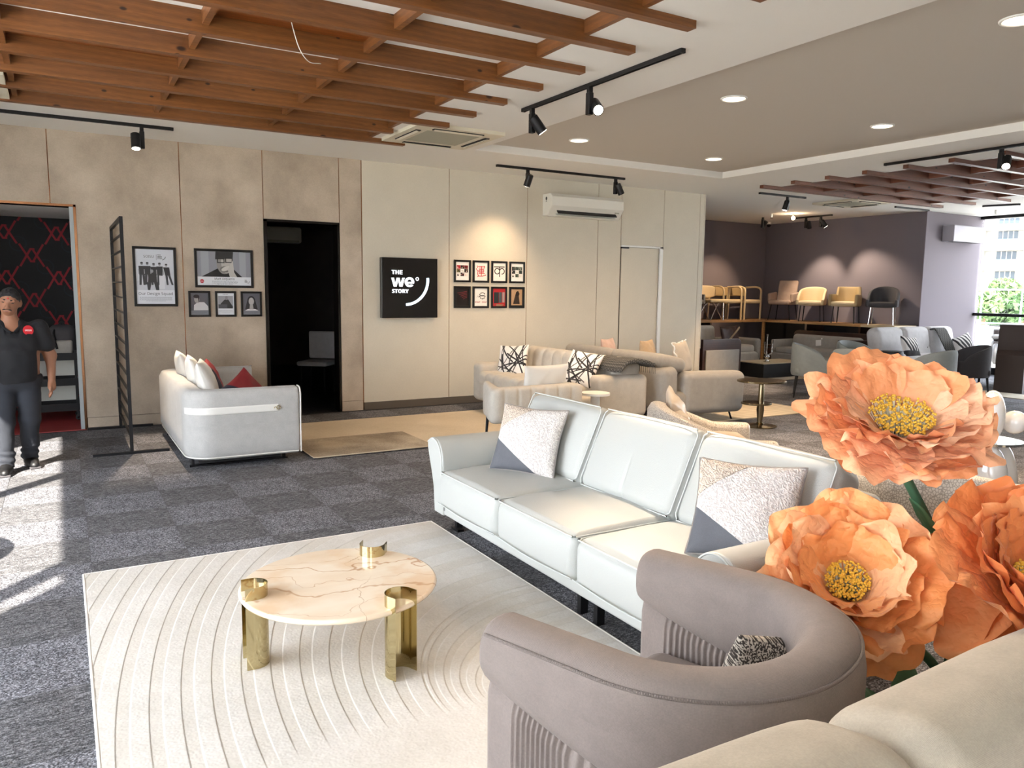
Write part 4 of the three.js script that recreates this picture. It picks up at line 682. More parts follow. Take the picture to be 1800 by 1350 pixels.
{ // coffee table
  const t = thing('coffee_table', 'round marble coffee table on three curved brass sheet legs', 'coffee table', [1.01, 0.014, -3.21]), R = 0.428, H = 0.3;
  const pr = [[0, H - 0.028], [R - 0.02, H - 0.028], [R - 0.006, H - 0.022], [R, H - 0.012], [R - 0.004, H - 0.004], [R - 0.012, H], [0, H]];
  const top = new THREE.LatheGeometry(pr.map(([a, b]) => new THREE.Vector2(a, b)), 96), p = top.attributes.position, uv = top.attributes.uv; for (let i = 0; i < p.count; i++) uv.setXY(i, p.getX(i) + 0.45, p.getZ(i) + 0.45);
  part('marble_top', top, M.marble, t);
  for (const [x, z, dir] of [[-0.375, -0.005, Math.PI * 0.98], [0.13, 0.378, -1.18], [0.245, -0.255, 0.92]]) { // curved sheets, hollow side outwards
    const r = 0.062, n = 28, th = 0.0025, hh = 0.352, a0 = dir + Math.PI * 0.46, a1 = dir + Math.PI * 1.54, s = new THREE.Shape(), P = (rr, a) => [x + rr * Math.cos(a), -(z - 0) * -1 * -1 + rr * Math.sin(a)];
    const out = [], inn = []; for (let k = 0; k <= n; k++) { const a = lerp(a0, a1, k / n); out.push([x + r * Math.cos(a), -z + r * Math.sin(a)]); inn.push([x + (r - th) * Math.cos(a), -z + (r - th) * Math.sin(a)]); }
    const e = 0.03; for (const arr of [out, inn]) { arr.unshift([arr[0][0] + e * Math.cos(dir), arr[0][1] + e * Math.sin(dir)]); const l = arr[arr.length - 1]; arr.push([l[0] + e * Math.cos(dir), l[1] + e * Math.sin(dir)]); }
    [...out, ...inn.reverse()].forEach(([a, b], k) => (k ? s.lineTo(a, b) : s.moveTo(a, b))); s.closePath();
    const g = new THREE.ExtrudeGeometry(s, { depth: hh, bevelEnabled: false }); g.rotateX(-Math.PI / 2); part('brass_leg', g, M.brass, t);
  }
}
function piping(w, d, r, y, rr = 0.0045) { const p = [], a = w / 2 - r, b = d / 2 - r; for (const [cx, cz, s] of [[a, b, 0], [-a, b, 1], [-a, -b, 2], [a, -b, 3]]) for (let k = 0; k <= 4; k++) { const q = (s + k / 4) * Math.PI / 2; p.push(V(cx + r * Math.cos(q), y, cz + r * Math.sin(q))); } return new THREE.TubeGeometry(new THREE.CatmullRomCurve3(p, true, 'catmullrom', 0.3), 120, rr, 6, true); }
{ // white leather three-seater, facing left (-x)
  const t = thing('leather_sofa', 'pale white leather three-seat sofa behind the coffee table', 'sofa', [2.6, 0, -3.28], -Math.PI / 2);
  const SW = 0.762;
  part('base', softAt(2.42, 0.1, 0.9, 0.02, 0, 0.185, 0.06), M.whiteLeather, t);
  part('back_frame', softAt(2.5, 0.56, 0.14, 0.05, 0, 0.44, -0.44, {}, -0.12), M.whiteLeather, t);
  for (const i of [-1, 0, 1]) {
    const wrink = (p) => { p[1] += p[1] > 0 ? 0.004 * n3(p[0] * 9 + i * 5, 2, p[2] * 7, 5) : 0; };
    const seat = part('seat_cushion', softAt(SW - 0.006, 0.235, 0.8, 0.05, i * SW, 0.318, 0.145, { n: 8, puff: [0, 0.03, 0.022], fn: wrink }), M.whiteLeather, t);
    part('piping', place(piping(SW - 0.03, 0.782, 0.04, 0), i * SW, 0.428, 0.148), M.whitePiping, seat);
    part('seam', tube([V(i * SW - SW / 2 + 0.01, 0.23, 0.556), V(i * SW, 0.23, 0.576), V(i * SW + SW / 2 - 0.01, 0.23, 0.556)], 0.003), M.whitePiping, seat);
    part('seam', tube([V(i * SW - SW / 2 + 0.02, 0.436, -0.08), V(i * SW, 0.457, -0.04), V(i * SW + SW / 2 - 0.02, 0.436, -0.08)], 0.0022), M.whitePiping, seat);
    const bw = 0.83, crease = (p, H) => { if (p[2] > 0) { const d = Math.exp(-((p[0] / 0.012) ** 2)) * sstep(0.06, -0.12, p[1]); p[2] -= 0.01 * d; } p[2] += 0.006 * n3(p[0] * 7 + i * 3, p[1] * 6, 1, 9); p[1] += p[1] > 0 ? -0.012 * (p[0] / H[0]) ** 4 : 0; };
    const c = part('back_cushion', softAt(bw - 0.006, 0.5, 0.2, 0.065, i * bw, 0.635, -0.215, { n: 14, puff: [0, 0.012, 0.032], fn: crease, ex: [-0.024, -0.012, -0.006, 0, 0.006, 0.012, 0.024] }, -0.42), M.whiteLeather, t);
    part('piping', place(piping(bw - 0.04, 0.48, 0.045, 0, 0.004), i * bw, 0.635 + 0.04, -0.215 + 0.088, Math.PI / 2 - 0.42), M.whitePiping, c);
  }
  for (const s of [-1, 1]) { // flared arms
    const sh = new THREE.Shape(); sh.moveTo(0, 0.15); sh.lineTo(0, 0.46); sh.bezierCurveTo(0, 0.54, 0.03, 0.585, 0.075, 0.605); sh.bezierCurveTo(0.13, 0.625, 0.2, 0.615, 0.205, 0.575); sh.bezierCurveTo(0.2, 0.5, 0.14, 0.42, 0.115, 0.3); sh.lineTo(0.1, 0.15); sh.closePath();
    const g = extrude(sh, 0.9, 0.014, [], 20); g.translate(0, 0, -0.45 + 0.06); if (s < 0) g.rotateY(Math.PI).translate(0, 0, 0.12); g.translate(s * 1.15, 0, 0);
    const a = part('arm', smooth0(g), M.whiteLeather, t);
    part('piping', tube([V(s * 1.146, 0.3, 0.525), V(s * 1.146, 0.46, 0.525), V(s * 1.165, 0.555, 0.525), V(s * 1.22, 0.612, 0.525), V(s * 1.29, 0.622, 0.525), V(s * 1.358, 0.59, 0.525)], 0.0045, 40), M.whitePiping, a);
  }
  for (const [x, z] of [[-1.22, 0.36], [0.29, 0.42], [0.44, 0.43], [1.2, 0.36], [-1.2, -0.36], [1.2, -0.36]]) part('leg', box(0.03, 0.14, 0.045, x, 0.07, z), M.blackMetal, t);
  part('foot_bar', box(0.1, 0.016, 0.045, -1.2, 0.008, 0.38), M.blackMetal, t);
  part('zip_pull', box(0.008, 0.035, 0.006, -1.09, 0.2, 0.53), M.chrome, t);
}
function smooth0(g) { return g; }
{ // two patchwork cushions on it
  const mk = (label, pos, rx, ry, rz) => {
    const t = thing('patchwork_cushion', label, 'cushion', pos), w = 0.46, h = 0.44, g = uvScale(pillow(w, h, 0.15, { seed: 3, n: 28, wr: 0.004 }), w, h);
    t.rotation.set(rx, ry, rz, 'YXZ');
    const L1 = [0.61, 1, 0.14], L2 = [-0.77, 1, -0.197], neg = (l) => l.map((v) => -v);
    part('boucle_panel', cut(cut(g, ...L1), ...neg(L2)), M.boucle, t);
    part('slate_panel', cut(g, ...neg(L1)), M.slate, t);
    const fl = cut(cut(g, ...L1), ...L2), fp = fl.attributes.position; for (let i = 0; i < fp.count; i++) { const k = 0.012 * (hash(Math.round(fp.getX(i) * 900), Math.round(fp.getY(i) * 900), 3)); fp.setXYZ(i, fp.getX(i) * (1 + k), fp.getY(i) * (1 + k), fp.getZ(i) * (1 + 6 * k)); } fl.computeVertexNormals();
    part('shaggy_panel', fl, std({ map: T.boucle, color: 0xfff4e6, bumpMap: T.boucleBump, bumpScale: 0.008, roughness: 1 }), t);
    const e = []; for (let k = 0; k < 120; k++) { const a = k / 120 * 4, s = Math.floor(a), f = (a - s) * 2 - 1, q = [[f, -1], [1, f], [-f, 1], [-1, -f]][s]; e.push(V(w / 2 * q[0] * (1 - 0.08 * (1 - q[1] ** 2) * q[0] ** 2), h / 2 * q[1] * (1 - 0.08 * (1 - q[0] ** 2) * q[1] ** 2), 0)); }
    part('edge_fringe', new THREE.TubeGeometry(new THREE.CatmullRomCurve3(e, true), 160, 0.007, 5, true), M.boucle, t);
  };
  mk('grey patchwork cushion by the far arm of the white leather sofa', [2.52, 0.655, -4.08], -0.42, -1.05, -0.02);
  mk('grey patchwork cushion by the near arm of the white leather sofa', [2.52, 0.66, -2.28], -0.5, -1.05, 0.02);
}
{ // taupe tub chair, back towards the viewer
  const fx = -0.287, fz = -0.958, t = thing('tub_chair', 'taupe velvet tub armchair with pleated sides in the foreground', 'armchair', [1.436 - fx * 0.425, 0.014, -1.95 - fz * 0.425], Math.atan2(fx, fz));
  const W = 0.97, Dp = 0.85, RC = 0.47;
  const band0 = (u) => 0.47 - 0.15 * Math.sin(Math.PI * clamp(u, 0, 1)) ** 0.8;
  const sh = part('upper_band', ushell({ w: W, d: Dp, rc: RC, t: 0.185, y0: (u) => band0(u), y1: (u) => 0.655 + 0.02 * Math.sin(Math.PI * u), step: 0.02, round: 0.42, ends: 0.35 }), M.taupe, t);
  const pl = (s, y, ca, L) => { const u = s / L; if (u < 0.045 || u > 0.955) return 0; const f = s * 290 + 3.5 * Math.sin(s * 21) + 4 * n3(s * 9, y * 2.5, 1, 17); return 0.0095 * Math.pow(0.5 + 0.5 * Math.sin(f + 0.8 * n3(s * 30, y * 9, 2, 3)), 1.3) - 0.004; };
  part('pleated_skirt', ushell({ w: W - 0.035, d: Dp - 0.03, rc: RC - 0.016, t: 0.15, y0: 0.03, y1: (u) => band0(u) + 0.03, step: 0.0035, round: 0.12, bump: pl, ends: 0.3 }), M.taupe, t);
    part('piping', tube(uline(W, Dp, RC, (u) => 0.622 + 0.02 * Math.sin(Math.PI * u), 0.0135), 0.005, 200), M.taupe, t);
  part('seat', softAt(0.66, 0.2, 0.66, 0.07, 0, 0.24, 0.03, { n: 6, puff: [0, 0.03, 0.01] }), M.taupe, t);
  part('base', cyl(0.32, 0.34, 0.03, 0, 0.0, 0, 40), M.blackMetal, t);
  const c = thing('speckled_cushion', 'small speckled cushion tucked inside the taupe tub chair', 'cushion', [1.8, 0.42, -1.53], -2.62); c.rotation.set(-0.3, Math.atan2(fx, fz) - 0.5, 0.2, 'YXZ');
  part('cover', uvScale(pillow(0.34, 0.34, 0.13, { seed: 8 }), 0.34, 0.34), M.speckle, c);
}
{ // beige sofa seen over its back, nearest the viewer
  const t = thing('foreground_sofa', 'beige velvet sofa back in the bottom right corner', 'sofa', [2.05, 0, -0.52]);
  part('base', softAt(2.5, 0.3, 0.86, 0.05, 0.05, 0.2, 0.02), M.beigeVelvet, t);
  const wr = (p) => { p[2] += 0.008 * n3(p[0] * 5, p[1] * 5, 3, 21); p[1] += p[1] > 0 ? 0.012 * n3(p[0] * 4, 1, p[2] * 4, 22) : 0; };
  part('back_cushion', softAt(0.96, 0.56, 0.3, 0.11, -1.3, 0.565, -0.22, { n: 10, puff: [0, 0.02, 0.03], fn: wr }, -0.22), M.beigeVelvet, t);
  part('back_cushion', softAt(1.7, 0.59, 0.3, 0.11, 0.0, 0.535, -0.22, { n: 10, puff: [0.01, 0.02, 0.03], fn: wr }, -0.22), M.beigeVelvet, t);
  part('seat_cushion', softAt(1.9, 0.17, 0.6, 0.06, 0.05, 0.42, 0.12, { n: 6, puff: [0, 0.02, 0.01] }), M.beigeVelvet, t);
  for (const [x, z] of [[-1.1, -0.3], [1.2, -0.3], [-1.1, 0.35], [1.2, 0.35]]) part('leg', cyl(0.015, 0.022, 0.06, x, 0, z), M.blackMetal, t);
}
// ---------------------------------------------------------------- giant paper flowers
const petalMats = [[0xf2b288], [0xf0a878], [0xf4bd97], [0xee9f6a]].map(([c]) => phys({ color: c, roughness: 0.62, transmission: 0.2, thickness: 0, bumpMap: T.crinkle, bumpScale: 0.009 }));
const petalMatsGold = [0xf3b076, 0xf1a565, 0xf5bc8a, 0xee9a58].map((c) => phys({ color: c, roughness: 0.62, transmission: 0.2, thickness: 0, bumpMap: T.crinkle, bumpScale: 0.009 }));
const petalMatsDeep = [0xe5894c, 0xdc7f44, 0xe89a60].map((c) => phys({ color: c, roughness: 0.62, transmission: 0.2, thickness: 0, bumpMap: T.crinkle, bumpScale: 0.009 }));
function petalGeo(len, wid, p0, p1, cup, ruf, seed, nu = 20, nv = 22) {
  const P = [], UV = [], I = [], r = rngOf(seed * 977 + 5), ph = r() * 6, f1 = 2 + Math.floor(3 * r()), notch = 0.05 + 0.1 * r();
  for (let j = 0; j <= nv; j++) for (let i = 0; i <= nu; i++) {
    const u = i / nu * 2 - 1, v = j / nv;
    const lu = len * (1 - 0.2 * u * u - notch * (0.5 + 0.5 * Math.sin(u * f1 * 1.7 + ph)) * v + 0.05 * n3(u * 4, seed, 0, 31) * v), w = wid * Math.pow(v + 0.02, 0.62) * (1.12 - 0.2 * v * v * v);
    const s = v * lu; let y = 0, rad = 0; // bend along the petal
    const K = 12; for (let k = 0; k < K; k++) { const q = (k + 0.5) / K * v, a = lerp(p0, p1, q); rad += Math.cos(a) * s / K; y += Math.sin(a) * s / K; }
    const aEnd = lerp(p0, p1, v), nx = -Math.sin(aEnd), ny = Math.cos(aEnd), x = w * Math.sin(u * (1.1 + 0.15 * cup)) / Math.sin(1.1 + 0.15 * cup);
    let dz = cup * w * (1 - Math.cos(u * 1.25)) * 0.9;
    const e = sstep(0.1, 1, v), rid = (f, sd) => 1 - 2 * Math.abs(n3(x * f, s * f * 0.75, seed * 3.7, sd));
    dz += ruf * (0.55 * e * Math.sin(u * (4 + f1) + ph + v * 2) * Math.abs(u) ** 0.7 + 0.42 * rid(14, 41) * (0.3 + 0.7 * e) + 0.2 * rid(30, 43) + 0.3 * e * n3(x * 9, s * 9, seed, 44) + (v > 0.86 ? (v - 0.86) * 7 * n3(u * 5, seed, 3, 45) : 0));
    P.push(rad + nx * dz, y + ny * dz, x); UV.push(x + 0.5, s);
  }
  for (let j = 0; j < nv; j++) for (let i = 0; i < nu; i++) { const a = j * (nu + 1) + i, b = a + 1, c = a + nu + 1, d = c + 1; if ((i + j) % 2) I.push(a, c, b, b, c, d); else I.push(a, c, d, a, d, b); }
  const g = new THREE.BufferGeometry(); g.setAttribute('position', new THREE.Float32BufferAttribute(P, 3)); g.setAttribute('uv', new THREE.Float32BufferAttribute(UV, 2)); g.setIndex(I); g.computeVertexNormals(); return g;
}
function flower(label, base, head, up, R, rings, mats, seed, { hole = 0.25, leaves = [], stem, stamens = true } = {}) {
  const t = thing('paper_flower', label, 'paper flower', [base.x, 0, base.z], 0, 'giant orange paper flowers'), H = head.clone().sub(V(base.x, 0, base.z)), r = rngOf(seed);
  const Q = new THREE.Quaternion().setFromUnitVectors(V(0, 1, 0), up.clone().normalize()), mtx = new THREE.Matrix4().compose(H, Q, V(1, 1, 1));
  let s = seed * 10;
  for (const [n, len, wid, p0, p1, cup, ruf, r0, y0] of rings) { const off = r() * 6.3; for (let k = 0; k < n; k++) {
    const g = petalGeo(len * R * (0.9 + 0.2 * r()), wid * R * (0.88 + 0.24 * r()), p0 + 0.16 * (r() - 0.5), p1 + 0.45 * (r() - 0.5), cup, ruf * R, s++), a = off + (k + 0.25 * (r() - 0.5)) / n * 2 * Math.PI;
    g.translate(r0 * R, y0 * R, 0); g.rotateY(a); g.applyMatrix4(mtx); part('petal', g, mats[Math.floor(r() * mats.length)], t);
  } }
  if (stamens) {
    const yel = [], wh = []; for (let k = 0; k < 420; k++) { const q = Math.sqrt(r()) * hole * R, a = r() * 6.3, a1 = V(q * Math.cos(a) * 0.75, 0.02 * R, q * Math.sin(a) * 0.75), b1 = V(q * Math.cos(a) * 1.15, R * (0.17 + 0.06 * r()), q * Math.sin(a) * 1.15); wh.push(rod(a1, b1, 0.0016, 0.0013, 4).applyMatrix4(mtx)); yel.push(place(new THREE.IcosahedronGeometry(0.0048, 0), b1.x, b1.y, b1.z).applyMatrix4(mtx)); }
    const f = part('filaments', merge(wh), std({ color: 0xf6ecd2, roughness: 0.7 }), t); f.userData.kind = 'stuff'; const a = part('anthers', merge(yel), std({ color: 0xe2b23c, roughness: 0.7 }), t); a.userData.kind = 'stuff';
  }
  const mid = stem || H.clone().multiplyScalar(0.5).add(V(0.03, 0, 0.02)), low = H.clone().addScaledVector(up.clone().normalize(), -0.12 * R);
  part('stem', tube([V(0, 0, 0), mid, low.clone().addScaledVector(up.clone().normalize(), -0.05), low], 0.017, 40, false, 12), M.green, t);
  part('calyx', place(new THREE.ConeGeometry(0.16 * R, 0.3 * R, 16), 0, 0, 0, Math.PI).applyMatrix4(new THREE.Matrix4().compose(H.clone().addScaledVector(up.clone().normalize(), -0.12 * R), Q, V(1, 1, 1))), M.green, t);
  for (const [at, dir, len, wid] of leaves) part('leaf', leafGeo(at, dir, len, wid, s++), M.greenLeaf, t);
  return t;
}
function leafGeo(at, dir, len, wid, seed) { // folded strap leaf from at along dir
  const d = dir.clone().normalize(), side = d.clone().cross(V(0, 1, 0)).normalize(), up = side.clone().cross(d).normalize(), P = [], UV = [], I = [], nu = 8, nv = 18;
  for (let j = 0; j <= nv; j++) for (let i = 0; i <= nu; i++) { const u = i / nu * 2 - 1, v = j / nv, w = wid * Math.pow(Math.sin(Math.PI * clamp(0.04 + 0.95 * Math.pow(v, 0.75), 0, 1)), 0.8), h = 0.25 * w * Math.abs(u) - 0.35 * len * v * v * 0.5 + 0.006 * n3(u * 6, v * 9, seed, 51); const p = at.clone().addScaledVector(d, v * len).addScaledVector(side, u * w).addScaledVector(up, h); P.push(p.x, p.y, p.z); UV.push(u, v); }
  for (let j = 0; j < nv; j++) for (let i = 0; i < nu; i++) { const a = j * (nu + 1) + i; I.push(a, a + nu + 1, a + nu + 2, a, a + nu + 2, a + 1); }
  const g = new THREE.BufferGeometry(); g.setAttribute('position', new THREE.Float32BufferAttribute(P, 3)); g.setAttribute('uv', new THREE.Float32BufferAttribute(UV, 2)); g.setIndex(I); g.computeVertexNormals(); return g;
}
{
  // rings: count, length, half width, angle at base, angle at tip, cup, ruffle, start radius, start height
  const open = [[6, 0.58, 0.36, 0.85, 0.7, 0.4, 0.06, 0.24, 0.02], [7, 0.74, 0.44, 0.62, 0.5, 0.35, 0.07, 0.18, 0], [8, 0.92, 0.5, 0.42, 0.32, 0.3, 0.08, 0.1, -0.03], [8, 1.02, 0.52, 0.24, 0.05, 0.25, 0.08, 0.06, -0.06], [5, 0.82, 0.42, 0.02, -0.15, 0.2, 0.08, 0.05, -0.1]];
  const cupd = [[5, 0.66, 0.42, 1.2, 0.95, 0.6, 0.07, 0.2, 0.02], [7, 0.86, 0.5, 0.9, 0.8, 0.45, 0.08, 0.15, 0], [8, 1.0, 0.54, 0.58, 0.5, 0.35, 0.09, 0.1, -0.04], [5, 0.95, 0.5, 0.05, -0.4, 0.25, 0.09, 0.05, -0.1]];
  flower('tallest orange paper flower with a wide yellow centre', V(2.66, 0, -1.5), V(2.445, 1.15, -1.56), V(-0.34, 0.86, 0.36), 0.302, open, petalMats, 3, { hole: 0.3, stem: V(0.07, 0.5, 0.03), leaves: [[V(0.04, 0.55, 0.02), V(-0.35, 1, -0.1), 0.4, 0.055], [V(0.05, 0.45, 0.02), V(0.2, 1, 0.1), 0.36, 0.05]] });
  flower('middle orange paper flower behind the taupe tub chair', V(2.5, 0, -1.45), V(2.28, 0.6, -1.6), V(-0.55, 0.7, 0.42), 0.31, cupd, petalMatsGold, 7, { hole: 0.2, stem: V(0.06, 0.3, 0.03), leaves: [[V(-0.02, 0.03, 0.03), V(-0.7, 0.9, 0.4), 0.34, 0.05], [V(0.0, 0.02, -0.02), V(-0.25, 0.55, -0.35), 0.34, 0.06], [V(0.0, 0.02, -0.02), V(0.3, 0.6, -0.25), 0.34, 0.06], [V(0.0, 0.02, 0.0), V(0.45, 0.35, 0.1), 0.36, 0.07], [V(0.0, 0.02, 0.05), V(-0.2, 0.8, 0.6), 0.3, 0.045]] });
  flower('deep orange paper flower at the right edge behind the beige sofa', V(2.7, 0, -1.14), V(2.57, 0.68, -1.17), V(-0.3, 0.75, 0.5), 0.33, cupd, petalMatsDeep, 11, { hole: 0.2, stem: V(0.02, 0.35, 0.0), leaves: [[V(0, 0.04, 0), V(-0.4, 0.8, -0.5), 0.4, 0.09], [V(0, 0.04, 0), V(-0.7, 0.6, 0.1), 0.36, 0.09], [V(0, 0.04, 0), V(0.5, 0.8, -0.3), 0.36, 0.08]] });
}

// ================================================================ MIDDLE AND FAR FURNITURE
function legs(t, pts, h, r0, r1, m, splay = 0) { for (const [x, z] of pts) part('leg', rod(V(x * (1 + splay), 0, z * (1 + splay)), V(x, h, z), r0, r1), m, t); }
const four = (x, z) => [[-x, -z], [x, -z], [-x, z], [x, z]];
function cushion(name, label, pos, w, h, th, m, [rx, ry, rz] = [0, 0, 0], group, opt = {}) { const t = thing(name, label, 'cushion', pos, 0, group); t.rotation.set(rx, ry, rz, 'YXZ'); const g = pillow(w, h, th, opt); part('cover', m.map && m.map !== T.lines && m.map !== T.zebra ? uvScale(g, w, h) : g, m, t); return t; }
{ // white velvet sofa at the left, seen from its end; faces right (+x)
  const t = thing('velvet_sofa', 'white velvet sofa with a white strap, seen from its end', 'sofa', [1.35, 0, -8.08], Math.PI / 2), W = 2.2, Dp = 0.96;
  part('shell', ushell({ w: W, d: Dp, rc: 0.24, t: 0.2, y0: 0.085, y1: 0.7, step: 0.03, round: 0.3, ends: 0.25, bump: (s, y) => 0.003 * n3(s * 4, y * 5, 1, 61) }), M.velvetWhite, t);
  const pz = Dp / 2 + 0.022; for (const s of [-1, 1]) { const x = s * (W / 2 - 0.006); part('piping', tube([V(x, 0.1, pz), V(x, 0.4, pz), V(x, 0.66, pz), V(x - s * 0.03, 0.694, pz), V(x - s * 0.1, 0.702, pz)], 0.007, 40), M.satinWhite, t); }
    part('piping', tube(uline(W, Dp, 0.24, 0.108, 0.014), 0.006, 240), M.satinWhite, t);
  const strap = part('strap', ushell({ w: W + 0.014, d: Dp, rc: 0.247, t: 0.02, y0: 0.49, y1: 0.555, step: 0.02, round: 0.4, ends: 0, from: 0.045, to: 0.26 }), M.satinWhite, t);
  part('emblem', merge([place(new THREE.TorusGeometry(0.016, 0.003, 6, 20), -W / 2 - 0.012, 0.525, 0.3, 0, Math.PI / 2), place(new THREE.TorusGeometry(0.014, 0.003, 6, 20, 4), -W / 2 - 0.012, 0.517, 0.275, 0, Math.PI / 2)]), M.brass, strap);
  part('seat', softAt(W - 0.42, 0.28, 0.74, 0.06, 0, 0.28, 0.1, { n: 6, puff: [0, 0.02, 0.01] }), M.velvetWhite, t);
  for (const s of [-0.85, 0.85]) part('sled_leg', merge([box(0.05, 0.014, 0.86, s, 0.007, 0), box(0.05, 0.09, 0.02, s, 0.05, 0.4), box(0.05, 0.09, 0.02, s, 0.05, -0.4)]), M.blackMetal, t);
  part('plinth', box(1.9, 0.05, 0.7, 0, 0.065, 0), M.black, t);
  for (const [l, x, z, y, r] of [['white satin cushion nearest on the velvet sofa', 1.14, -7.52, 0.69, 0.2], ['white satin cushion in the middle of the velvet sofa', 1.12, -8.02, 0.69, 0.1], ['white satin cushion farthest along the velvet sofa', 1.1, -8.62, 0.69, 0.05]]) cushion('satin_cushion', l, [x, y, z], 0.48, 0.48, 0.17, M.satinWhite, [-0.3, Math.PI / 2 - r, 0], 'white cushions on the velvet sofa', { seed: 5 });
  const rc = (l, p, r) => { const q = thing('red_cushion', l, 'cushion', p); q.rotation.set(...r, 'YXZ'); const g = pillow(0.42, 0.42, 0.15, { seed: 9 }); part('red_panel', cut(g, 1, 0.4, 0.03), M.redFabric, q); part('navy_panel', cut(g, -1, -0.4, -0.03), M.navyFabric, q); };
  rc('red and navy cushion by the near arm of the velvet sofa', [1.47, 0.59, -7.42], [-0.5, 0.5, 0.5]); rc('dark red cushion behind the white cushions of the velvet sofa', [1.3, 0.64, -8.25], [-0.35, 1.3, 0.1]);
}
{ // black ladder rack
  const t = thing('ladder_rack', 'tall black metal ladder rack beside the velvet sofa', 'rack', [0.52, 0, -8.83]), A = 0.775, H = 2.23;
  for (const s of [-1, 1]) { part('post', box(0.03, H, 0.03, 0, H / 2, s * A), M.blackMetal, t); part('foot', box(0.66, 0.025, 0.035, 0, 0.0125, s * A), M.blackMetal, t); }
  part('top_bar', box(0.03, 0.03, A * 2, 0, H - 0.015, 0), M.blackMetal, t);
  const g = box(0.024, 0.012, A * 2 - 0.03); for (let k = 0; k < 14; k++) { const q = part('rung', g, M.blackMetal, t); q.position.y = 0.17 + k * 0.146; }
  part('small_plate', box(0.01, 0.14, 0.08, 0.0, 1.24, -A + 0.12), M.blackGloss, t);
}
{ // rugs farther off
  const flat = (name, label, x0, x1, z0, z1, m, y = 0, th = 0.01) => { const t = thing(name, label, 'rug', [(x0 + x1) / 2, y, (z0 + z1) / 2]), W = x1 - x0, L = z1 - z0; part('pile', softAt(W, th, L, 0.004, 0, th / 2, 0), m, t); part('bound_edge', merge([rod(V(-W / 2, th / 2, -L / 2), V(W / 2, th / 2, -L / 2), th * 0.55), rod(V(-W / 2, th / 2, L / 2), V(W / 2, th / 2, L / 2), th * 0.55), rod(V(-W / 2, th / 2, -L / 2), V(-W / 2, th / 2, L / 2), th * 0.55), rod(V(W / 2, th / 2, -L / 2), V(W / 2, th / 2, L / 2), th * 0.55)]), std({ color: 0xb9aa92, roughness: 1 }), t); };
  const rugTex = (a, b, s, big) => tex(512, 512, (u, v) => mix3(a, b, clamp(0.5 + big * (fbm(u, v, 5, 4, s) - 0.5) + 0.5 * (vn(u * 200, v * 200, 200, s + 3) - 0.5), 0, 1)), true, 1.6);
  flat('beige_rug', 'plain sand-coloured rug in front of the dark doorway', 2.02, 4.95, -8.96, -7.06, std({ map: rugTex([196, 180, 154], [218, 204, 180], 301, 0.8), bumpMap: T.pile, bumpScale: 0.003, roughness: 1 }));
  flat('mottled_rug', 'small mottled taupe rug lying on the sand-coloured rug', 1.98, 3.22, -7.9, -7.02, std({ map: rugTex([128, 115, 98], [186, 172, 150], 311, 1.6), bumpMap: T.pile, bumpScale: 0.003, roughness: 1 }), 0.0115);
  flat('striped_rug', 'pale wavy rug under the bronze two-tier side table', 6.9, 8.9, -7.95, -6.85, std({ map: tex(512, 512, (u, v) => { const w = Math.sin((v * 16 + 1.4 * fbm(u, v, 4, 3, 321)) * 6.283); return mix3([206, 190, 164], [232, 219, 196], clamp(0.5 + 0.4 * w, 0, 1)); }, true, 1.5), bumpMap: T.pile, bumpScale: 0.003, roughness: 1 }));
  flat('cream_rug', 'cream rug under the low black coffee table', 10.6, 13.3, -11.6, -9.68, std({ map: rugTex([188, 176, 160], [216, 206, 190], 331, 0.8), roughness: 1 }));
  flat('cream_rug', 'pale rug by the shop window', 12.9, 13.5, -7.3, -5.2, std({ map: T.cream, roughness: 1 }));
}
const channel = (n, amp, ax = 0, pow = 0.35) => (p, H) => { const q = Math.abs(Math.cos(p[ax] / H[ax] * Math.PI * n / 2)); return amp * Math.pow(q, pow); };
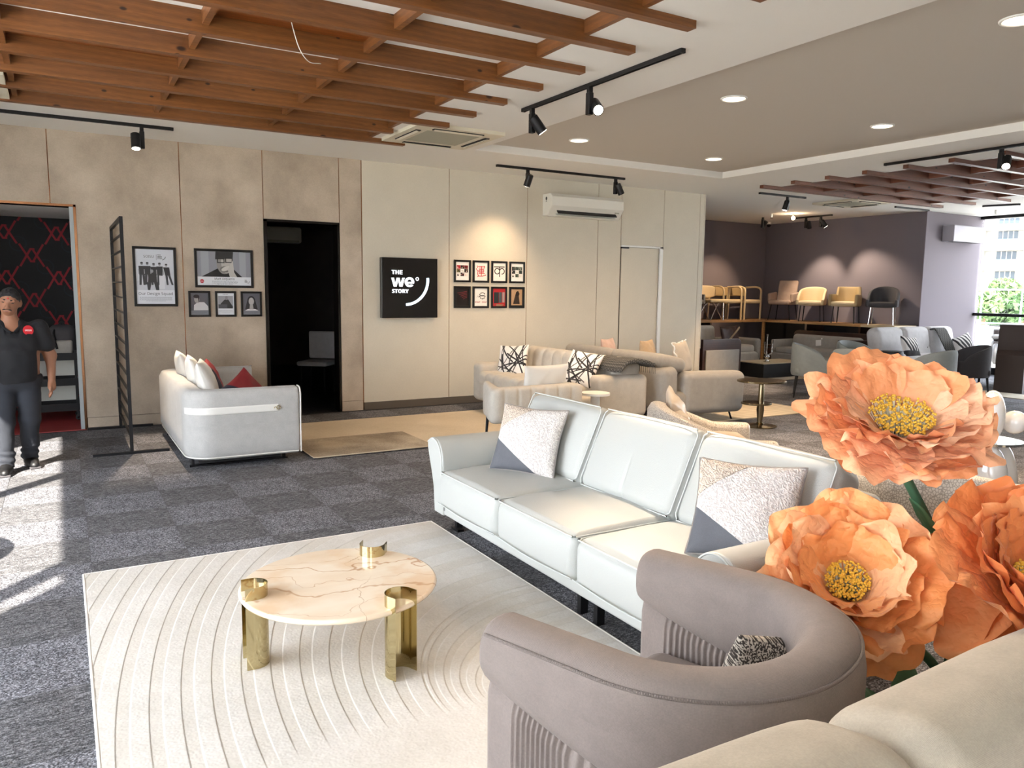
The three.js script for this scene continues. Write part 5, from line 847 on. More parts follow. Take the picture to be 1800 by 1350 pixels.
{ // beige channelled sofa against the cream wall, faces left (-x)
  const t = thing('channel_sofa', 'cream channel-tufted sofa in front of the cream wall', 'sofa', [5.32, 0, -8.02], -Math.PI / 2);
  const ch = channel(9, 0.034, 0, 0.45), grooves = []; for (let k = -60; k <= 60; k++) grooves.push(k / 60 * 0.88);
  part('base', softAt(2.24, 0.28, 1.1, 0.06, 0, 0.27, 0.02), M.beigeFabric, t);
  part('seat', softAt(1.86, 0.17, 0.86, 0.06, -0.02, 0.43, 0.15, { n: 6, ex: grooves, fn: (p, H) => { if (p[1] > 0) p[1] += ch(p, H) - 0.015; if (p[2] > 0) p[2] += ch(p, H) * 0.6; } }), M.beigeFabric, t);
  part('backrest', softAt(2.1, 0.46, 0.34, 0.1, 0, 0.58, -0.36, { n: 6, ex: grooves, fn: (p, H) => { if (p[2] > 0) p[2] += ch(p, H) * 1.3; p[1] += p[1] > 0 ? ch(p, H) * 0.6 : 0; } }, -0.14), M.beigeFabric, t);
  part('arm', softAt(0.24, 0.5, 1.14, 0.07, -1.01, 0.385, 0.01), M.beigeFabric, t);
  part('arm', softAt(0.26, 0.5, 0.7, 0.07, 1.0, 0.395, -0.22, { n: 8, fn: (p, H) => { if (p[0] > 0) p[0] += 0.014 * Math.pow(Math.abs(Math.cos(p[2] / H[2] * Math.PI)), 0.4); } }), M.beigeFabric, t);
  for (const [x, z] of [[-1.0, 0.42], [1.0, 0.1], [-1.0, -0.42], [1.0, -0.42]]) part('leg', rod(V(x * 1.03, 0, z * 1.05), V(x, 0.14, z), 0.01, 0.018), M.blackMetal, t);
  cushion('line_cushion', 'black and white line cushion by the far arm of the cream sofa', [5.12, 0.66, -8.72], 0.46, 0.46, 0.15, M.linesPillow, [-0.3, -1.15, 0.08], 'black and white line cushions', { seed: 4 });
  cushion('line_cushion', 'black and white line cushion by the knitted throw', [5.22, 0.7, -7.3], 0.46, 0.44, 0.15, M.linesPillow, [-0.55, -1.2, -0.1], 'black and white line cushions', { seed: 6 });
  const th = thing('knitted_throw', 'dark grey knitted throw over the back of the cream sofa', 'throw', [5.62, 0.82, -7.12]);
  part('blanket', softAt(0.5, 0.05, 0.75, 0.02, 0, 0, 0, { n: 14, fn: (p) => { p[1] += -0.9 * (p[0] + 0.02) ** 2 - (p[0] < -0.1 ? (p[0] + 0.1) ** 2 * 3 : 0) + 0.008 * n3(p[0] * 12, 1, p[2] * 12, 71); } }), M.knit, th);
  const fr = []; for (let k = 0; k < 22; k++) fr.push(rod(V(0.25, -0.03, -0.36 + k * 0.034), V(0.262, -0.16, -0.36 + k * 0.034), 0.005, 0.003, 5)); const f = part('fringe', merge(fr), M.knit, th); f.userData.kind = 'stuff';
}
{ // channelled armchair in front, its back to the viewer
  const t = thing('channel_armchair', 'pale channel-tufted armchair seen from behind, before the cream sofa', 'armchair', [4.12, 0, -6.77], Math.PI);
  const gr = (s) => -0.013 * Math.pow(Math.abs(Math.cos(s * Math.PI / 0.16)), 14);
  const cs = ushell({ w: 1.16, d: 0.62, rc: 0.1, t: 0.16, y0: 0.29, y1: (u) => 0.645, step: 0.012, round: 0.35, ends: 0.4, bump: (s, y) => gr(s) }), cp = cs.attributes.position; for (let i = 0; i < cp.count; i++) cp.setX(i, cp.getX(i) * (1 - 0.72 * Math.max(0, cp.getZ(i) + 0.31)));
  part('shell', smooth(cs), M.beigeFabric, t);
  part('seat', softAt(0.62, 0.2, 0.46, 0.06, 0, 0.4, 0.04, { puff: [0, 0.02, 0.01] }), M.beigeFabric, t);
  legs(t, four(0.32, 0.2), 0.31, 0.01, 0.018, M.blackMetal, 0.05);
  cushion('plain_cushion', 'plain pale cushion leaning in the channel-tufted armchair', [4.32, 0.68, -6.68], 0.56, 0.32, 0.14, M.satinWhite, [0.15, 0.05, 0], undefined, { seed: 12 });
  const s = thing('side_table', 'small cream side table between armchair and cream sofa', 'side table', [5.0, 0, -6.72]); part('top', cyl(0.16, 0.16, 0.025, 0, 0.475, 0, 32), M.white, s); part('column', cyl(0.05, 0.05, 0.47, 0, 0.01, 0), M.white, s); part('foot', cyl(0.14, 0.14, 0.015, 0, 0, 0, 32), M.white, s);
}
{ // grey recliner sofa, back to back with it, faces right (+x)
  const t = thing('recliner_sofa', 'warm grey sofa with folded headrests beside the two-tier table', 'sofa', [6.75, 0, -7.92], Math.PI / 2);
  part('base', softAt(2.2, 0.26, 1.3, 0.07, 0, 0.28, 0.0), M.greyFabric, t);
  part('seat', softAt(1.7, 0.18, 0.9, 0.06, 0, 0.45, 0.2, { puff: [0, 0.02, 0.01] }), M.greyFabric, t);
  part('backrest', softAt(2.2, 0.56, 0.26, 0.09, 0, 0.44, -0.55, {}, -0.06), M.greyFabric, t);
  for (const s of [-0.52, 0.52]) part('headrest', softAt(1.02, 0.17, 0.42, 0.08, s, 0.75, -0.46, { n: 6, puff: [0, 0.015, 0.01] }, 0.2), M.greyFabric, t);
  for (const s of [-1, 1]) part('arm', softAt(0.24, 0.52, 1.02, 0.09, s * 1.0, 0.38, 0.16, { puff: [0.015, 0, 0] }, 0.03), M.greyFabric, t);
  for (const [x, z] of [[-1.0, 0.5], [1.0, 0.5], [-1.0, -0.5], [1.0, -0.5]]) part('leg', tube([V(x, 0.18, z - 0.02), V(x, 0.08, z + 0.02), V(x, 0, z + 0.06)], 0.012), M.blackMetal, t);
  cushion('plain_cushion', 'pink cushion on the warm grey sofa near the flush door', [6.5, 0.78, -8.45], 0.4, 0.36, 0.14, M.pink, [-0.2, 0.5, 0], undefined, { seed: 13 });
  cushion('plain_cushion', 'tan cushion in the middle of the warm grey sofa', [6.5, 0.8, -7.62], 0.42, 0.38, 0.14, M.tanFabric, [-0.2, 0.5, 0], undefined, { seed: 14 });
  const lc = cushion('frilled_cushion', 'frilled cushion on the near end of the warm grey sofa', [6.62, 0.8, -7.12], 0.42, 0.4, 0.14, M.lace, [-0.25, 0.45, 0.05], undefined, { seed: 15 });
  const e = []; for (let k = 0; k < 100; k++) { const a = k / 100 * 4, s = Math.floor(a), f = (a - s) * 2 - 1, q = [[f, -1], [1, f], [-f, 1], [-1, -f]][s]; e.push(V(0.21 * q[0] * (1 - 0.08 * (1 - q[1] ** 2)) * (1 + 0.03 * Math.sin(k * 1.3)), 0.2 * q[1] * (1 - 0.08 * (1 - q[0] ** 2)) * (1 + 0.03 * Math.sin(k * 1.3)), 0.012 * Math.sin(k * 0.9))); }
  part('frill', new THREE.TubeGeometry(new THREE.CatmullRomCurve3(e, true), 160, 0.009, 5, true), M.white, lc);
}
{ // bronze two-tier table
  const t = thing('two_tier_table', 'bronze pedestal side table with a large upper and small lower tray', 'side table', [7.24, 0.0, -6.4]);
  const lobe = (r, k) => { const s = new THREE.Shape(); for (let i = 0; i <= 60; i++) { const a = i / 60 * 6.2832, q = r * (1 + k * Math.cos(2 * a + 0.5)); i ? s.lineTo(q * Math.cos(a), q * Math.sin(a)) : s.moveTo(q, 0); } const g = new THREE.ExtrudeGeometry(s, { depth: 0.014, bevelEnabled: true, bevelSize: 0.006, bevelThickness: 0.004, bevelSegments: 2 }); g.rotateX(-Math.PI / 2); return g; };
  part('upper_tray', place(lobe(0.27, 0.08), 0, 0.545, 0), M.bronze, t); part('lower_tray', place(lobe(0.17, 0.05), -0.02, 0.27, -0.05), M.bronze, t);
  part('pedestal', new THREE.LatheGeometry([[0.001, 0.02], [0.05, 0.02], [0.03, 0.06], [0.045, 0.2], [0.035, 0.32], [0.03, 0.55], [0.001, 0.55]].map(([a, b]) => new THREE.Vector2(a, b)), 28), M.bronze, t);
  part('foot', new THREE.LatheGeometry([[0.001, 0], [0.2, 0], [0.2, 0.012], [0.06, 0.025], [0.001, 0.025]].map(([a, b]) => new THREE.Vector2(a, b)), 36), M.bronze, t);
}
function tubSofa(label, x, z, w, d, turn) {
  const t = thing('champagne_tub_chair', label, 'armchair', [x, 0, z], turn, 'champagne tub chairs');
  part('shell', ushell({ w, d, rc: 0.42, t: 0.16, y0: 0.08, y1: (u) => 0.5 + 0.22 * Math.sin(Math.PI * clamp((u - 0.12) / 0.76, 0, 1)) ** 1.2, step: 0.025, round: 0.45, ends: 0.5 }), M.champagne, t);
  part('seat', softAt(w - 0.3, 0.26, d - 0.22, 0.07, 0, 0.3, 0.06, { puff: [0, 0.03, 0.01] }), M.champagneSatin, t);
  part('inner_back', softAt(w - 0.36, 0.3, 0.12, 0.05, 0, 0.52, -d / 2 + 0.24, {}, -0.2), M.champagneSatin, t);
  legs(t, four(w / 2 - 0.2, d / 2 - 0.2), 0.09, 0.016, 0.02, M.blackMetal);
  return t;
}
tubSofa('champagne jacquard tub chair holding a metallic cushion', 4.42, -4.48, 0.98, 0.88, 1.0);
tubSofa('champagne jacquard tub chair behind the tallest orange flower', 4.15, -2.3, 1.05, 0.92, 2.06);
cushion('metallic_cushion', 'metallic champagne cushion in the jacquard tub chair', [4.3, 0.62, -4.66], 0.36, 0.36, 0.14, M.champagneSatin, [-0.35, 0.8, 0.3], undefined, { seed: 16, wr: 0.014 });

// ---------------------------------------------------------------- sculptural table at the right
{
  const gw = phys({ color: 0xe9e7e6, roughness: 0.12, clearcoat: 0.8, clearcoatRoughness: 0.05 }), t = thing('bulbous_side_table', 'white bulbous side table with a round mirror top', 'side table', [5.2, 0, -2.68]);
  for (const a of [0.4, 2.5, 4.6]) part('lobe', place(new THREE.SphereGeometry(0.14, 28, 20).scale(0.8, 2.2, 0.8), 0.085 * Math.cos(a), 0.34, 0.085 * Math.sin(a)), gw, t);
  part('mirror_top', cyl(0.19, 0.19, 0.016, 0, 0.655, 0, 48), M.chrome, t);
  const s = thing('bulbous_vase', 'glossy white vase of rounded lobes on the mirror table', 'vase', [5.2, 0.671, -2.68]);
  for (const [x, z] of [[-0.06, 0.03], [0.05, -0.03]]) part('lobe', place(new THREE.SphereGeometry(0.09, 28, 20).scale(0.85, 1.75, 0.85), x, 0.16, z), gw, s);
  part('ball', place(new THREE.SphereGeometry(0.075, 28, 20), 0.1, 0.12, 0.09), gw, s); part('nub', place(new THREE.SphereGeometry(0.014, 12, 10), 0.1, 0.12, 0.165), gw, s);
  const c = thing('mirror_block', 'mirrored glass coffee table at the right edge', 'coffee table', [5.25, 0, -1.95]);
  part('top', softAt(0.8, 0.03, 0.7, 0.008, 0, 0.43, 0), M.chrome, c); part('body', box(0.66, 0.4, 0.56, 0, 0.2, 0), M.chrome, c);
  const k = thing('candle_cup', 'black and white candle cup on the mirrored table', 'cup', [4.98, 0.446, -2.12]); part('cup', cyl(0.05, 0.055, 0.14, 0, 0, 0, 28), M.white, k); part('dark_band', cyl(0.0515, 0.053, 0.055, 0, 0.008, 0, 28), M.black, k); part('rim', place(new THREE.TorusGeometry(0.054, 0.004, 8, 28), 0, 0.14, 0, Math.PI / 2), M.brass, k);
}
// ---------------------------------------------------------------- lounge group before the display corner
{
  const t = thing('wood_frame_armchair', 'dark wood framed armchair with grey back panel, seen from behind', 'armchair', [10.45, 0, -10.6], Math.PI);
  const sh = new THREE.Shape(); sh.moveTo(-0.48, 0.06); sh.lineTo(0.48, 0.06); sh.lineTo(0.48, 0.75); sh.lineTo(-0.38, 0.75); sh.quadraticCurveTo(-0.48, 0.75, -0.48, 0.64); sh.closePath();
  part('back_frame', place(extrude(sh, 0.05, 0.006), 0, 0, -0.4), M.walnut, t); part('back_panel', softAt(0.84, 0.46, 0.03, 0.012, 0, 0.33, -0.415), M.greyFabric, t);
  part('seat', softAt(0.78, 0.2, 0.66, 0.06, 0, 0.36, 0), M.greyFabric, t); for (const s of [-1, 1]) part('arm', softAt(0.08, 0.34, 0.7, 0.03, s * 0.43, 0.42, -0.02), M.walnut, t);
  legs(t, four(0.42, 0.32), 0.28, 0.016, 0.02, M.walnut);
  const s = thing('cream_sofa', 'cream sofa with dark wood sides in the far corner', 'sofa', [11.75, 0, -11.75]);
  part('base', softAt(2.0, 0.24, 0.8, 0.05, 0, 0.26, 0), M.beigeFabric, s); part('seat', softAt(1.7, 0.16, 0.66, 0.06, 0, 0.44, 0.06), M.beigeFabric, s); part('backrest', softAt(1.2, 0.5, 0.24, 0.09, -0.35, 0.66, -0.26, {}, -0.1), M.beigeFabric, s); part('backrest', softAt(0.6, 0.3, 0.2, 0.07, 0.6, 0.5, -0.26), M.greyFabric, s);
  for (const q of [-1, 1]) part('arm', softAt(0.16, 0.46, 0.8, 0.06, q * 0.95, 0.42, 0.0), q < 0 ? M.walnut : M.greyFabric, s); legs(s, four(0.9, 0.34), 0.15, 0.014, 0.018, M.walnut);
  const lc = thing('leather_cushion', 'dark brown leather cushion with a strap on the cream sofa', 'cushion', [12.12, 0.68, -11.62]); lc.rotation.set(-0.2, 0.1, 0.05, 'YXZ'); part('cover', pillow(0.56, 0.46, 0.14, { seed: 17 }), std({ color: 0x3d241c, roughness: 0.45 }), lc); part('strap', place(box(0.6, 0.04, 0.012), 0, 0.02, 0.078, 0, 0, 0.55), M.tanFabric, lc);
}
{
  const t = thing('wood_frame_sofa', 'taupe sofa with glossy dark wood back rail and price tag', 'sofa', [13.3, 0, -10.35], -Math.PI / 2);
  part('base', softAt(1.7, 0.24, 0.78, 0.04, 0, 0.26, 0.02), M.greyFabric, t); part('seat', softAt(1.52, 0.14, 0.62, 0.05, 0, 0.42, 0.08), M.greyFabric, t);
  part('backrest', softAt(1.62, 0.4, 0.2, 0.08, 0, 0.55, -0.26, {}, -0.1), M.greyFabric, t);
  const sh = new THREE.Shape(); sh.moveTo(-0.92, 0.3); sh.lineTo(-0.92, 0.7); sh.quadraticCurveTo(-0.92, 0.82, -0.8, 0.82); sh.lineTo(0.8, 0.82); sh.quadraticCurveTo(0.92, 0.82, 0.92, 0.7); sh.lineTo(0.92, 0.3); sh.closePath();
  part('back_rail', place(extrude(sh, 0.04, 0.006), 0, 0, -0.42), M.walnut, t); for (const s of [-1, 1]) part('arm', softAt(0.07, 0.36, 0.74, 0.025, s * 0.86, 0.46, 0), M.greyFabric, t);
  part('price_tag', place(box(0.13, 0.12, 0.004), -0.1, 0.6, -0.135, -0.1, 0, 0.15), M.white, t); part('tag_button', place(new THREE.SphereGeometry(0.015, 10, 8), -0.03, 0.69, -0.14), M.white, t);
  legs(t, four(0.8, 0.32), 0.16, 0.016, 0.02, M.walnut);
  const a = thing('wood_frame_armchair', 'small dark wood framed chair beside the taupe sofa', 'armchair', [12.75, 0, -9.25], 2.6);
  part('back_frame', softAt(0.62, 0.62, 0.05, 0.02, 0, 0.45, -0.26), M.walnut, a); part('back_panel', softAt(0.5, 0.24, 0.02, 0.008, 0, 0.46, -0.295), M.greyFabric, a); part('seat', softAt(0.58, 0.14, 0.52, 0.05, 0, 0.4, 0), M.greyFabric, a); legs(a, four(0.25, 0.22), 0.36, 0.014, 0.018, M.walnut);
  const b = thing('low_coffee_table', 'low black block coffee table with a pale top', 'coffee table', [11.98, 0.01, -10.36]); part('body', softAt(1.28, 0.26, 0.72, 0.008, 0, 0.13, 0), M.black, b); part('pale_top', softAt(1.22, 0.014, 0.66, 0.004, 0, 0.267, 0), M.creamLeather, b);
  const c = thing('candle_holder', 'branching silver candle holder on the low black table', 'candle holder', [11.76, 0.284, -10.3]);
  part('foot', new THREE.LatheGeometry([[0.001, 0], [0.07, 0], [0.02, 0.03], [0.02, 0.06], [0.06, 0.1], [0.02, 0.14], [0.001, 0.14]].map(([p, q]) => new THREE.Vector2(p, q)), 20), M.chrome, c);
  for (const [x, z, h] of [[-0.1, 0.02, 0.36], [0.02, -0.03, 0.5], [0.11, 0.02, 0.38]]) { const q = part('branch', tube([V(0, 0.12, 0), V(x * 0.9, 0.17, z), V(x, 0.26, z), V(x * 1.05, h, z)], 0.012, 20), M.chrome, c); part('socket', cyl(0.012, 0.02, 0.05, x * 1.05, h - 0.02, z), M.chrome, q); }
}
{ // stepped display shelf round the corner, with oak top
  const t = thing('display_shelf', 'long oak-topped shelf unit round the grey corner', 'shelf', [14.0, 0, -12.0]), g = (x0, x1, y0, y1, z0, z1) => box2(x0 - 14, x1 - 14, y0, y1, z0 + 12, z1 + 12);
  part('shelf_top', g(9.4, 13.9, 0.95, 1.0, -13.0, -12.3), M.oak, t); part('shelf_top', g(13.9, 14.6, 0.95, 1.0, -13.0, -9.85), M.oak, t); part('shelf_top', g(13.9, 14.6, 0.95, 1.0, -9.84, -9.1), M.creamLeather, t);
  part('back_panel', g(9.4, 13.95, 0, 0.95, -12.98, -12.94), M.greyWall, t); part('back_panel', g(14.5, 14.56, 0, 0.95, -12.9, -9.1), M.black, t);
  for (const x of [9.4, 10.8, 12.2]) part('divider', g(x, x + 0.05, 0, 0.95, -12.94, -12.3), M.walnut, t); part('divider', g(13.88, 13.93, 0, 0.95, -12.35, -12.3), M.oak, t); for (const z of [-11.2, -9.9, -9.15]) part('divider', g(13.92, 14.5, 0, 0.95, z, z + 0.05), M.walnut, t);
  part('lower_shelf', g(13.92, 14.5, 0.4, 0.44, -12.3, -9.1), M.walnut, t); part('plinth_panel', g(13.95, 13.98, 0, 0.36, -12.3, -9.1), M.walnut, t);
  const p = thing('puck_light', 'small warm light under the oak shelf', 'light', [12.55, 0.95, -12.55]); part('lens_light', cyl(0.03, 0.03, 0.008, 0, -0.008, 0), M.glow, p); const l = new THREE.PointLight(WARM, 0.5, 0, 2); l.position.set(12.55, 0.92, -12.55); l.castShadow = true; scene.add(l);
}
// chairs standing on the shelf
{
  const rodLegs = (t, w, d, h, m, r = 0.011, sp = 0.12) => legs(t, four(w, d), h, r * 0.8, r, m, sp);
  const shellChair = (label, x, z, turn, m, o = {}) => { const t = thing('shell_chair', label, 'chair', [x, 1.0, z], turn, 'chairs on the display shelf'); part('shell', ushell({ w: 0.58, d: 0.54, rc: 0.26, t: 0.06, y0: 0.36, y1: o.y1 || ((u) => 0.56 + 0.21 * Math.sin(Math.PI * clamp((u - 0.1) / 0.8, 0, 1)) ** 0.7), step: 0.025, round: 0.45, ends: 0.5, flare: o.flare || 0 }), m, t); part('seat', softAt(0.5, 0.09, 0.5, 0.04, 0, 0.4, 0.03, { puff: [0, 0.015, 0] }), o.seat || m, t); rodLegs(t, 0.2, 0.18, 0.36, o.leg || M.blackMetal, 0.013); return t; };
  { const t = thing('quilted_chair', 'quilted beige high-back chair on the shelf by the corner', 'chair', [14.2, 1.0, -12.05], -1.25, 'chairs on the display shelf'); const q = (p) => 0.012 * Math.abs(Math.sin(p[0] * 18) * Math.sin(p[1] * 16)); part('backrest', softAt(0.44, 0.52, 0.09, 0.04, 0, 0.64, -0.22, { n: 14, fn: (p) => { if (p[2] > 0) p[2] += q(p); } }, -0.22), M.roseFabric, t); part('seat', softAt(0.5, 0.1, 0.5, 0.045, 0, 0.4, 0.04, { n: 12, fn: (p) => { if (p[1] > 0) p[1] += 0.012 * Math.abs(Math.sin(p[0] * 18) * Math.sin(p[2] * 16)); } }), M.roseFabric, t); for (const s of [-1, 1]) part('arm', softAt(0.07, 0.2, 0.42, 0.03, s * 0.26, 0.52, 0.0, {}, 0.1), M.roseFabric, t); rodLegs(t, 0.2, 0.18, 0.36, M.blackMetal, 0.012, 0.25); }
  shellChair('cream leather tub chair on the shelf, second from the corner', 14.2, -11.27, -1.1, M.creamLeather, { y1: (u) => 0.48 + 0.28 * Math.sin(Math.PI * clamp((u - 0.05) / 0.9, 0, 1)) ** 0.6 });
  { const t = shellChair('olive leather armchair with square arms on the shelf', 14.2, -10.42, -1.2, M.oliveLeather, { y1: (u) => (u > 0.3 && u < 0.7 ? 0.76 : 0.6), leg: M.blackMetal, seat: M.creamLeather }); }
  shellChair('dark grey tub chair with chrome legs on the shelf end', 14.2, -9.58, -1.1, M.darkGreyFabric, { y1: (u) => 0.5 + 0.27 * Math.sin(Math.PI * clamp((u - 0.08) / 0.84, 0, 1)) ** 0.9, leg: M.chrome });
  { const t = thing('round_back_chair', 'cream chair with a rounded backrest and chrome legs on the shelf', 'chair', [12.42, 1.0, -12.55], 0.1, 'chairs on the display shelf'); part('backrest', softAt(0.56, 0.28, 0.08, 0.038, 0, 0.62, -0.2, { n: 10, fn: (p, H) => { p[1] *= 1 - 0.35 * (p[0] / H[0]) ** 4; p[2] += 0.1 * (p[0] / H[0]) ** 2; } }), M.creamLeather, t); part('seat', softAt(0.5, 0.08, 0.46, 0.035, 0, 0.42, 0), M.creamLeather, t); part('back_post', box(0.05, 0.16, 0.02, -0.1, 0.48, -0.21), M.chrome, t); part('back_post', box(0.05, 0.16, 0.02, 0.1, 0.48, -0.21), M.chrome, t); for (const [a, b] of [[-0.2, 0.2], [0.2, -0.2]]) { part('leg', rod(V(a, 0, 0.2), V(b * 0.4, 0.38, 0.16), 0.01), M.chrome, t); part('leg', rod(V(a, 0, -0.2), V(b * 0.4, 0.38, -0.16), 0.01), M.chrome, t); } part('leg', rod(V(0.23, 0, 0.2), V(0.23, 0.38, 0.18), 0.01), M.chrome, t); }
  const hoop = (label, x, z, turn) => { const t = thing('hoop_armchair', label, 'chair', [x, 1.0, z], turn, 'chairs on the display shelf'); for (const s of [-1, 1]) part('hoop_leg', tube([V(s * 0.27, 0, 0.24), V(s * 0.27, 0.5, 0.24), V(s * 0.27, 0.68, 0.23), V(s * 0.27, 0.73, 0.15), V(s * 0.27, 0.73, -0.2)], 0.022, 40), M.creamLeather, t); for (const s of [-1, 1]) part('rear_leg', rod(V(s * 0.27, 0, -0.24), V(s * 0.27, 0.73, -0.2), 0.02), M.creamLeather, t); part('backrest', softAt(0.52, 0.2, 0.06, 0.028, 0, 0.63, -0.2), M.oliveLeather, t); part('seat', softAt(0.52, 0.09, 0.5, 0.035, 0, 0.41, 0.01), M.creamLeather, t); };
  hoop('cream hoop-armed chair on the shelf nearest the corner', 13.56, -12.62, 0.05); hoop('cream hoop-armed chair on the shelf, partly hidden', 12.98, -12.66, -0.03);
  shellChair('grey chair on the shelf at the wall edge, mostly hidden', 11.78, -12.6, 0.2, M.greyFabric);
}
// ---------------------------------------------------------------- dining set and sofa near the window
{
  const t = thing('dining_table', 'glass-topped oval dining table behind the flowers', 'table', [11.05, 0, -7.25], 0.15);
  const s = new THREE.Shape(); s.absellipse(0, 0, 1.25, 0.55, 0, 6.2832); const g = new THREE.ExtrudeGeometry(s, { depth: 0.012, bevelEnabled: true, bevelSize: 0.004, bevelThickness: 0.003, curveSegments: 48 }); g.rotateX(-Math.PI / 2);
  part('glass_top', place(g, 0, 0.745, 0), phys({ color: 0x8d9394, roughness: 0.06, clearcoat: 1, clearcoatRoughness: 0.02 }), t); part('pedestal', cyl(0.28, 0.16, 0.73, 0, 0.01, 0, 32), M.blackMetal, t); part('foot', cyl(0.45, 0.45, 0.02, 0, 0, 0, 40), M.blackMetal, t);
  const chair = (label, x, z, turn, m = M.tealGrey) => { const c = thing('dining_shell_chair', label, 'chair', [x, 0, z], turn, 'grey shell chairs round the dining table'); part('shell', ushell({ w: 0.62, d: 0.56, rc: 0.28, t: 0.06, y0: 0.34, y1: (u) => 0.6 + 0.24 * Math.sin(Math.PI * clamp((u - 0.06) / 0.88, 0, 1)) ** 0.6, step: 0.025, round: 0.45, ends: 0.5 }), m, c); part('seat', softAt(0.52, 0.1, 0.5, 0.04, 0, 0.42, 0.03, { puff: [0, 0.02, 0] }), m, c); legs(c, four(0.2, 0.18), 0.36, 0.012, 0.02, M.black, 0.2); };
  chair('grey shell chair at the far left of the glass table', 10.05, -7.95, 0.7); chair('grey shell chair at the near left of the glass table', 9.85, -7.02, 1.9); chair('grey shell chair on the near side of the glass table', 10.75, -6.4, Math.PI); chair('grey shell chair behind the glass table', 11.3, -8.05, 0.0); chair('dark grey shell chair at the right end of the glass table', 12.3, -6.75, -2.2, M.darkGreyFabric);
}
{
  const t = thing('grey_recliner', 'pale grey three-seat recliner sofa before the broad grey pillar', 'sofa', [13.45, 0, -8.2]);
  part('base', softAt(2.7, 0.3, 0.85, 0.06, 0, 0.25, 0), M.paleGreyFabric, t);
  for (const i of [-1, 0, 1]) { const c = part('back_cushion', softAt(0.78, 0.6, 0.24, 0.1, i * 0.78, 0.72, -0.24, { n: 6, puff: [0, 0.01, 0.03], fn: (p) => { if (p[2] > 0) p[2] -= 0.02 * Math.exp(-(((p[1] + 0.05) / 0.03) ** 2)); } }, -0.2), M.paleGreyFabric, t); part('seat_cushion', softAt(0.77, 0.2, 0.68, 0.07, i * 0.78, 0.44, 0.12, { puff: [0, 0.02, 0.01] }), M.paleGreyFabric, t); }
  for (const s of [-1, 1]) part('arm', softAt(0.22, 0.45, 0.9, 0.08, s * 1.3, 0.4, 0.02), M.paleGreyFabric, t); legs(t, four(1.2, 0.36), 0.12, 0.02, 0.02, M.blackMetal);
  cushion('striped_cushion', 'black and grey striped cushion on the pale grey sofa', [12.75, 0.68, -8.02], 0.5, 0.42, 0.15, M.zebraPillow, [-0.35, 0.1, -0.1], 'striped cushions on the pale grey sofa', { seed: 18 });
  cushion('striped_cushion', 'black and white striped cushion by the throw', [14.35, 0.68, -8.0], 0.5, 0.42, 0.15, M.zebraPillow, [-0.3, -0.1, 0.25], 'striped cushions on the pale grey sofa', { seed: 19 });
  const th = thing('grey_throw', 'patterned grey throw over the pale grey sofa', 'throw', [14.05, 0.99, -8.36]); part('blanket', softAt(0.34, 0.04, 0.5, 0.016, 0, 0, 0.05, { n: 12, fn: (p) => { p[1] -= p[2] > 0.02 ? (p[2] - 0.02) * 1.9 : (p[2] - 0.02) ** 2 * 2; p[0] += 0.2 * Math.max(0, p[2]); } }), M.knit, th);
}
{
  const t = thing('brown_cabinet', 'tall dark brown cabinet with a slanted side at the right edge', 'cabinet', [14.3, 0, -7.1], 0.4), s = new THREE.Shape(); s.moveTo(-0.75, 0); s.lineTo(0.7, 0); s.lineTo(0.7, 1.12); s.lineTo(-0.55, 1.12); s.lineTo(-0.62, 0.7); s.lineTo(-0.75, 0.62); s.closePath();
  const m = std({ color: 0x3b2a22, roughness: 0.55 }); part('body', place(extrude(s, 0.4, 0.006), 0, 0, -0.2), m, t); part('door', place(box(0.6, 0.9, 0.012), 0.32, 0.56, 0.212), m, t); part('handle', box(0.02, 0.18, 0.02, 0.06, 0.6, 0.225), M.brass, t);
}
// cart and backpack in the small room
{
  const t = thing('trolley', 'black trolley with trays inside the left doorway', 'trolley', [-0.12, 0.004, -10.55]);
  for (const [x, z] of four(0.24, 0.17)) { part('post', box(0.025, 0.78, 0.025, x, 0.44, z), M.blackMetal, t); part('castor', place(new THREE.TorusGeometry(0.02, 0.012, 8, 16), x, 0.032, z), M.black, t); }
  for (const y of [0.12, 0.42, 0.72]) part('tray', merge([box(0.5, 0.012, 0.36, 0, y, 0), box(0.5, 0.08, 0.012, 0, y + 0.04, 0.18), box(0.5, 0.08, 0.012, 0, y + 0.04, -0.18), box(0.012, 0.08, 0.36, 0.25, y + 0.04, 0), box(0.012, 0.08, 0.36, -0.25, y + 0.04, 0)]), M.blackMetal, t);
  part('back_board', box(0.5, 0.6, 0.01, 0, 0.42, -0.2), M.plasticWhite, t);
  const b = thing('backpack', 'grey and black backpack on the trolley', 'backpack', [0.0, 0.73, -10.55]); part('body', softAt(0.26, 0.38, 0.18, 0.07, 0, 0.2, 0, { puff: [0.01, 0.01, 0.02] }), M.darkGreyFabric, b); part('front_pocket', softAt(0.2, 0.18, 0.06, 0.025, 0, 0.13, 0.1), M.greyFabric, b); part('strap', tube([V(-0.07, 0.36, 0.06), V(-0.09, 0.3, 0.13), V(-0.06, 0.12, 0.14)], 0.012), M.black, b); part('handle', tube([V(-0.04, 0.38, 0), V(0, 0.43, 0), V(0.04, 0.38, 0)], 0.01), M.black, b);
}
{ // pedestal table outside the frame on the left: its round shadow falls into the sunlit patch
  const t = thing('pedestal_table', 'round pedestal table beyond the left edge, casting a round shadow', 'table', [-1.36, 0, -4.72]); part('top', cyl(0.42, 0.42, 0.03, 0, 0.7, 0, 48), M.walnut, t); part('column', cyl(0.05, 0.04, 0.68, 0, 0.02, 0), M.blackMetal, t); part('foot', cyl(0.25, 0.25, 0.02, 0, 0, 0, 36), M.blackMetal, t);
}

